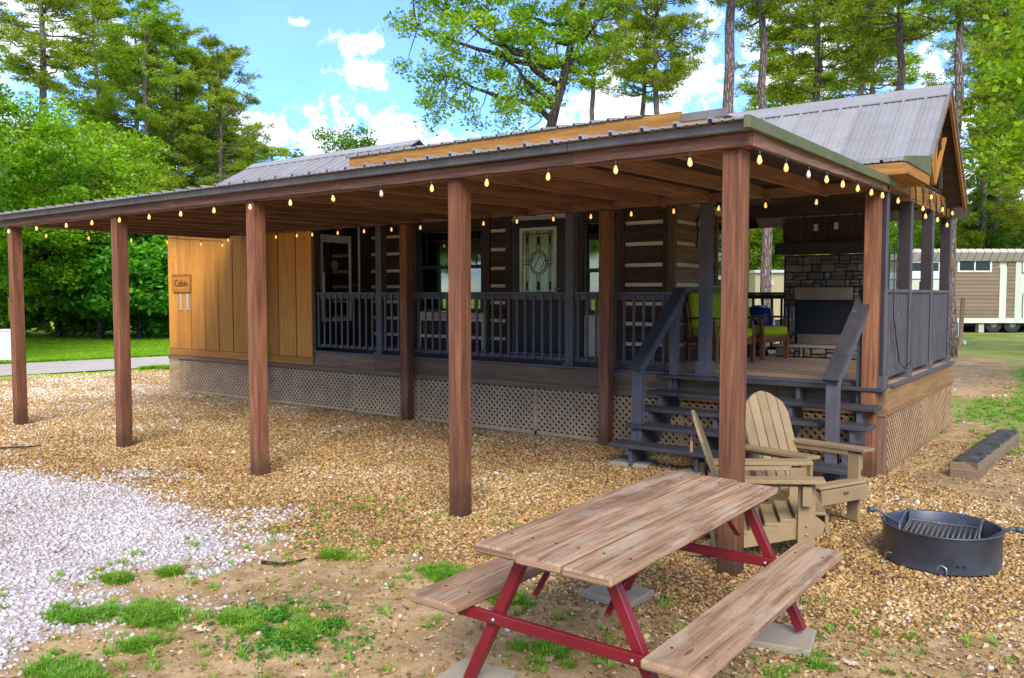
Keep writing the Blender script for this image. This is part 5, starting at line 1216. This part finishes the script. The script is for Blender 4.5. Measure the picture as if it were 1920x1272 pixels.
# left side
tree_d(D1, 30, 30, 'bright green broadleaf tree at the left edge of the photo', .90, .3)
tree_d(D2, 190, 33, 'bright green rounded tree just left of the pines', .86, 1.9)
tree_d(D1, 110, 37, 'broad bright green tree behind the two left trees', 1.02, 4.0)
tree_d(D2, 262, 35, 'low bright green tree above the second carport post', .62, 3.0)
tree_d(D3, -330, 20, 'green tree reaching in at the upper left corner', 1.0, 2.0)
tree_p(3, 85, 42, -110, 'sparse tall pine rising above the leftmost bright tree', 1.0, 1.1)
tree_p(0, 285, 48, 5, 'tallest dense pine of the left clump', 0.2)
tree_p(1, 215, 50, 15, 'dense pine at the left of the left pine clump', 2.2, 1.1)
tree_p(2, 345, 50, 60, 'bushy pine in the middle of the left clump', 4.0, 1.0)
tree_p(0, 418, 50, 92, 'pine with open crown at the right of the left clump', 3.1, .95)
tree_p(2, 255, 56, 60, 'pine behind the tallest pine of the left clump', 1.3, 1.2)
tree_p(1, 380, 58, 120, 'pine between and behind the two right pines of the left clump', 5.0, 1.3)
tree_p(2, 455, 56, 262, 'short bushy pine at the right foot of the left clump', 5.6, 1.7)
tree_p(0, 515, 62, 285, 'short pine just above the left end of the metal roof', .6, 1.7)
tree_d(D3, 655, 62, 'small round tree seen just above the metal roof', hz(243, 62)/11.4, 1.0)
tree_p(2, 310, 60, 190, 'bushy low pine between the bright trees and the pine clump', 2.6, 1.5); tree_p(2, 400, 54, 235, 'low bushy pine at the foot of the left clump', .7, 1.7)
# pecan behind the cabin
pec_tp = [(0, 0, -.1), (.1, 0, 3.5), (.45, 0, 6.2), (1.1, .1, 8.6), (1.75, .2, 11.0), (2.1, 0, 14.0)]
rh = Vector(RH)
def to_local(p): return (rh.x*p[0], rh.y*p[0], p[2])
PEC = deciduous(21, 15, (3.5, 3.3, 4.2), 10.1, 4, 230, 30000, .13, M['leaf_bright'], M['bark_dark'], r0=.25, shift=(-.75, 0), clump=.55, trunk_pts=pec_tp, wr=.45, shape=.95)
plant('pecan_tree', 'large spreading tree with dark leaning trunk behind the middle of the roof', 'tree', PEC, far(992, 25), YAW, 1.0, Gd)
# pines of the centre and right
tree_p(3, 1098, 32, -120, 'thin pine just right of the spreading dark trunked tree', 1.0, .75)
tree_p(3, 1190, 36, -90, 'ivy grown pine left of the pair near the roof centre', 2.0, .8); tree_p(3, 1236, 34, -110, 'ivy grown pine right of the pair near the roof centre', 3.7, .9)
tree_p(3, 1347, 21, -420, 'thick pale pine trunk behind the left end of the silver roof', .5, .95)
tree_p(3, 1441, 23, -360, 'pale leaning pine trunk right of the thick pale one', 4.1, .82)
tree_p(1, 1537, 30, -160, 'brown pine rising behind the silver roof middle', 2.8, 1.05); tree_p(3, 1588, 36, -150, 'mossy pine behind the silver roof middle', 1.1, .9)
tree_p(3, 1692, 27, -260, 'straight brown pine behind the right half of the silver roof', 5.2, .9); tree_p(3, 1778, 24, -330, 'pine trunk directly behind the gable peak', 2.5, .88)
tree_p(3, 1858, 50, -60, 'slim pine right of the gable', .4, .75); tree_p(1, 1885, 52, 0, 'slim pine near the right edge of the photo', 1.9, .8); tree_p(2, 1840, 50, 0, 'distant pine over the tan mobile home', 2.9, 1.0)
tree_p(1, 1480, 52, 60, 'distant bushy pine right of the leaning trunk', 3.3, 1.1); tree_p(3, 1640, 46, -40, 'distant pine left of the straight brown pine', 5.3, 1.1)
tree_p(0, 1930, 44, 10, 'distant pine at the right edge of the photo', 2.1, 1.1)

# leafy trees on the right
D4 = deciduous(31, 9, (3.0, 3.0, 2.2), 5.6, 2.6, 130, 14000, .15, M['leaf_bright'], M['bark_dark'], r0=.12, clump=.6)
tree_d(D4, 2190, 14, 'bright leafy tree overhanging the right edge of the photo', 1.0, 0.4); tree_d(D4, 2065, 23, 'leafy tree with hanging branches above the mobile home', 1.25, 2.2)
tree_d(D3, 1850, 52, 'green broadleaf tree behind the tan mobile home', .8, 1.2); tree_d(D2, 1760, 55, 'bright broadleaf tree behind the porch corner posts', .9, 2.9); tree_d(D1, 1960, 55, 'bright broadleaf tree behind the right end of the mobile home', .8, .5)
tree_d(D4, 1590, 46, 'leafy tree low behind the silver roof', 1.3, 3.2)
tree_d(D2, 1440, 50, 'bright leafy tree seen through the porch opening', .9, 1.4)
# tree line closing the horizon
rt_ = random.Random(3)
for k in range(26):
    px = -150 + k*88 + rt_.uniform(-25, 25); d = rt_.uniform(66, 84)
    plant('far_tree', 'distant broadleaf tree in the tree line closing the horizon', 'tree', (D1, D2, D3)[k % 3], far(px, d), rt_.uniform(0, 6), rt_.uniform(.95, 1.2), 'distant tree line')
for k in range(29):   # tree line out of the frame
    an = YAW + math.radians(38 + k*10); d = 60; plant('far_tree', 'distant broadleaf tree in the tree line closing the horizon', 'tree', (D1, D2, D3)[k % 3], (-math.sin(an)*d, math.cos(an)*d, 0), k, 1.3, 'distant tree line') 
MG = deciduous(41, 6, (3.4, 3.4, 3.0), 2.9, .5, 320, 30000, .26, M['leaf_magnolia'], M['bark_dark'], r0=.14, clump=.62, wr=.5)
MG2 = deciduous(42, 6, (3.2, 3.2, 3.0), 2.9, .5, 320, 30000, .26, M['leaf_magnolia'], M['bark_dark'], r0=.14, clump=.62, wr=.5)
plant('magnolia_shrub', 'large leafy shrub between the first and second carport posts', 'shrub', MG, far(110, 34), .5, 1.0, Gm)
plant('magnolia_shrub', 'large leafy shrub left of the amber cabin wall', 'shrub', MG2, far(262, 33), 2.5, 1.0, Gm)
plant('magnolia_shrub', 'large leafy shrub at the far left behind the utility box', 'shrub', MG, far(-40, 36), 4.5, 1.05, Gm)
plant('magnolia_shrub', 'large leafy shrub behind the gap between the carport posts', 'shrub', MG2, far(185, 37), 1.2, 1.15, Gm); plant('magnolia_shrub', 'large leafy shrub hidden partly by the amber wall', 'shrub', MG, far(360, 36), 1.9, 1.1, Gm)
for k in range(26):
    px = -120 + k*86 + rt_.uniform(-25, 25); d = rt_.uniform(58, 64)
    plant('far_shrub', 'distant undergrowth shrub below the tree line', 'shrub', (MG, MG2)[k % 2], far(px, d), rt_.uniform(0, 6), (1.25, 1.25, rt_.uniform(.8, 1.2)), 'distant undergrowth')
# clover patch and larger fallen leaves near the camera
rc_ = np.random.default_rng(8); n = 6500; q = np.stack([rc_.normal(-3.60, .19, n), rc_.normal(2.84, .14, n), rc_.uniform(.0, .028, n)], 1); q = q[fbm(q[:, 0], q[:, 1], 7, 44) > .49]; q[:, 2] += height(q[:, 0], q[:, 1])
cl_ = bpy.data.objects.new('clover_patch', leaf_mesh('clover_patch', q, .022, .8, M['clover'], rc_, 1.0)); COL.objects.link(cl_); cl_['kind'] = 'stuff'; cl_['label'] = 'patch of small leaved clover left of the picnic bench'
ml_ = painted('pale_oak_leaf', (0.55, 0.42, 0.28), 0.8, 0.2)
def oak_leaf_mesh(seed):
    r = random.Random(seed); V = [(0, 0, .004)]; n = 16
    for k in range(n):
        a = 2*math.pi*k/n; rr = (1.0 if k % 2 == 0 else .48)*r.uniform(.8, 1.1); V.append((math.cos(a)*rr*.05, math.sin(a)*rr*.034, r.uniform(.0, .014)))
    me = bpy.data.meshes.new('fallen_leaf'); me.from_pydata(V, [], [[0, k+1, (k+1) % n+1] for k in range(n)]); me.materials.append(ml_); return me
ol = [oak_leaf_mesh(s) for s in (1, 2, 3)]
ray = lambda px, py: (lambda d: CAM + d*(1.8/-d.z))(fw_dir(px, py))
lf = [((1595,1243),'pale fallen leaf at the bottom right corner of the photo'),((1500,1138),'pale fallen leaf right of the far bench leg'),((590,1195),'pale leaf lying on the clover patch'),((1030,1235),'yellowed leaf between the picnic table legs'),((380,1180),'curled pale leaf between the two grass patches'),((370,1175),'curled pale leaf beside its twin between the grass patches'),((1785,1175),'pale leaf below the fire ring'),((1870,883),'dry leaf beside the tarred timber')]
for k, ((px, py), lb) in enumerate(lf):
    o = bpy.data.objects.new('fallen_leaf', ol[k % 3]); COL.objects.link(o); p = ray(px, py); o.location = (p.x, p.y, float(height(np.array([p.x]), np.array([p.y]))[0])+.012); o.rotation_euler = (0.1, .1, k*1.7); tag(o, lb, 'leaf', 'large fallen leaves')
for pts, lb in ((((0, 843), (55, 840), (78, 838)), 'grey stick on the gravel at the left edge'), (((1098, 745), ) * 0 + ((490, 1058), (530, 1062), (575, 1052)), 'thin twig below the white gravel')):
    o = tube('stick', [ray(*p_) + Vector((0, 0, .015)) for p_ in pts], [.012, .010, .005], M['bark_dark'], None, 6); tag(o, lb, 'stick')

# ------------------------------------------------------------------ things in the distance
def frame_at(px, d): p = far(px, d); return p
mh = thing('mobile_home', 'tan lap sided mobile home on wheels behind the porch on the right', 'mobile home', far(1700, 39), YAW, local=True)
s_ = 39/FPX
def mx(px): return (px-1700)*s_
zb, zt = hz(606, 39), hz(487, 39)
box('body', (mx(1782)-1.5, .06, zb), (mx(2120), 4.2, zt), M['cream_panel'], mh)
nl = 15
for seg in ((mx(1781)-1.4, mx(1872)), (mx(1886), mx(1901))):
    for k in range(nl): box('lap_board', (seg[0], -.0, zb+.24+k*(zt-zb-.36)/nl), (seg[1], .065, zb+.24+(k+1)*(zt-zb-.36)/nl-.012), M['tan_siding'], mh, .01)
box('trim', (mx(1872)+.002, -.03, zb+.02), (mx(1885)-.002, .055, zt-.35), M['cream_panel'], mh); box('trim', (mx(1901)+.002, -.03, zb), (mx(1912), .055, zt-.02), M['cream_panel'], mh)
box('bottom_trim', (mx(1725), -.02, zb), (mx(2120), .058, zb+.23), M['cream_panel'], mh); box('top_trim', (mx(1725), -.02, zt-.11), (mx(2120), .056, zt), M['cream_panel'], mh)
def mwin(x0, x1, z0, z1):
    w = box('window', (x0, -.05, z0), (x1, .02, z1), M['cream_frame'], mh); WL[w.name] = Vector(((x0+x1)/2, -.015, (z0+z1)/2))
    box('pane', (x0+.09, -.062, z0+.08), ((x0+x1)/2-.03, -.052, z1-.08), M['dark_glass'] if False else plain('dark_pane', (.03, .045, .05), .08), w); box('pane', ((x0+x1)/2+.03, -.062, z0+.08), (x1-.09, -.052, z1-.08), plain('dark_pane', (.03, .05, .05), .08), w)
mwin(mx(1792), mx(1856), hz(511, 39), hz(487, 39)); mwin(mx(1914), mx(1960), hz(511, 39), hz(487, 39)); mwin(mx(1700), mx(1760), hz(512, 39), hz(490, 39))
box('side_panel', (mx(1917), -.05, hz(597, 39)), (mx(1980), .0, hz(549, 39)), M['white_plastic'], mh)
def mroof(): 
    me_n = 'roof_panel'; 
    for k in range(30): box(me_n, (mx(1690)+k*.36, -.45, zt+.06), (mx(1690)+k*.36+.345, .1, zt+.33), M['road'], mh, .03, (-.9, 0, 0))
mroof(); box('roof', (mx(1690), .0, zt+.02), (mx(2120), 4.3, zt+.28), M['pale_gravel_conc'], mh)
for px in (1867, 1902):
    V, F = lathe_geo([(.001, -.1), (.2, -.1), (.24, -.12), (.36, -.12), (.39, -.08), (.39, .1), (.3, .12), (.001, .12)], 24); w = meshobj('wheel', V, F, M['tyre'], mh, (mx(px), .25, .39), smooth=False); w.rotation_euler = (math.pi/2, 0, 0)
    V, F = lathe_geo([(.001, .13), (.12, .13), (.16, .121), (.001, .121)], 12); r_ = meshobj('rim', V, F, M['steel_grate'], w, (mx(px), .25, .39)); r_.location = (0, 0, 0)
box('jack_block', (mx(1838), .1, 0), (mx(1848), .4, zb-.02), M['pale_gravel_conc'], mh); box('chassis', (mx(1725), .35, zb-.16), (mx(2120), .5, zb-.002), M['firebox'], mh); box('underside', (mx(1725), 2.5, 0), (mx(2120), 2.6, zb), M['firebox'], mh)
tw = thing('travel_trailer', 'pale travel trailer standing behind the porch railing', 'trailer', far(1735, 36), YAW, local=True); s_ = 36/FPX
def tx(px): return (px-1735)*s_
box('body', (tx(1690), 0, .55), (tx(1767), 2.2, hz(525, 36)), M['cream_panel'], tw); box('roof_band', (tx(1688), -.04, hz(518, 36)-.12), (tx(1769), 2.25, hz(511, 36)), M['white_plastic'], tw); box('vent', (tx(1722), -.03, hz(548, 36)), (tx(1731), .0, hz(528, 36)), M['tyre'], tw)
for px in (1708, 1745): 
    V, F = lathe_geo([(.001, -.1), (.33, -.1), (.35, .1), (.001, .1)], 20); w = meshobj('wheel', V, F, M['tyre'], tw, (tx(px), .15, .35)); w.rotation_euler = (math.pi/2, 0, 0)
ym = thing('camper_cabin', 'pale yellow camper cabin seen through the porch opening', 'camper', far(1450, 46), YAW, local=True); s_ = 46/FPX
def yx(px): return (px-1450)*s_
box('body', (yx(1415), 0, .4), (yx(1520), 3, hz(512, 46)), painted('pale_yellow', (.6, .48, .25), .7, .05), ym); box('roof', (yx(1412), -.2, hz(512, 46)), (yx(1523), 3.2, hz(507, 46)), M['white_plastic'], ym)
w = box('window', (yx(1437), -.03, hz(535, 46)), (yx(1450), .0, hz(526, 46)), M['white_plastic'], ym); box('floor_skirt', (yx(1415), .05, 0), (yx(1520), 2.9, .4), M['tyre'], ym)
def dist_box(name, label, cat, px, d, wpx, z0, z1, depth, mat, grp=None, bev=.02):
    p = far(px, d); w = wpx*d/FPX; o = bpy.data.objects.new(name, chamfer_mesh(w, depth, z1-z0, mat, bev)); COL.objects.link(o); o.location = (p.x, p.y, (z0+z1)/2); o.rotation_euler = (0, 0, YAW); tag(o, label, cat, grp); return o
so = dist_box('wooden_stake', 'raw wooden utility stake standing in the grass before the mobile home', 'stake', 1803, 30, 7, -.05, hz(558, 30), .12, M['stake']); so.rotation_euler = (0, .045, YAW)
dist_box('utility_box', 'white meter box fixed beside the raw wooden stake', 'utility box', 1793, 29.8, 8, hz(632, 30), hz(606, 30), .15, M['white_plastic'])
dist_box('drain_pipe', 'short white pipe stub at the foot of the wooden stake', 'pipe', 1809, 30, 6, -.02, .13, .12, M['white_plastic'])
# utility pedestal and yellow marker by the left edge
p = far(13, 22); d_ = p.length
pd = thing('utility_pedestal', 'pale tapered utility pedestal on the lawn at the left edge', 'pedestal', (p.x, p.y, 0), YAW, local=True)
V = [(-.20,-.12,0),(.20,-.12,0),(.20,.12,0),(-.20,.12,0),(-.15,-.1,.82),(.15,-.1,.82),(.15,.1,.82),(-.15,.1,.82)]; meshobj('shell', V, [[0,3,2,1],[4,5,6,7],[0,1,5,4],[1,2,6,5],[2,3,7,6],[3,0,4,7]], M['white_plastic'], pd); box('cap', (-.17, -.12, .821), (.17, .12, .88), M['white_plastic'], pd); box('collar', (-.22, -.14, -.01), (.22, .14, .06), M['pale_gravel_conc'], pd)
dp = thing('utility_sign', 'narrow yellow marker sign on a post behind the leftmost carport post', 'sign', far(24, 26), YAW, local=True)
box('panel', (-.13, -.01, hz(602, 26)), (.13, .01, hz(558, 26)), M['yellow_sign'], dp, .003); box('post', (-.02, .012, 0), (.02, .04, hz(558, 26)), M['bolt'], dp)
print('objects', len(bpy.data.objects))
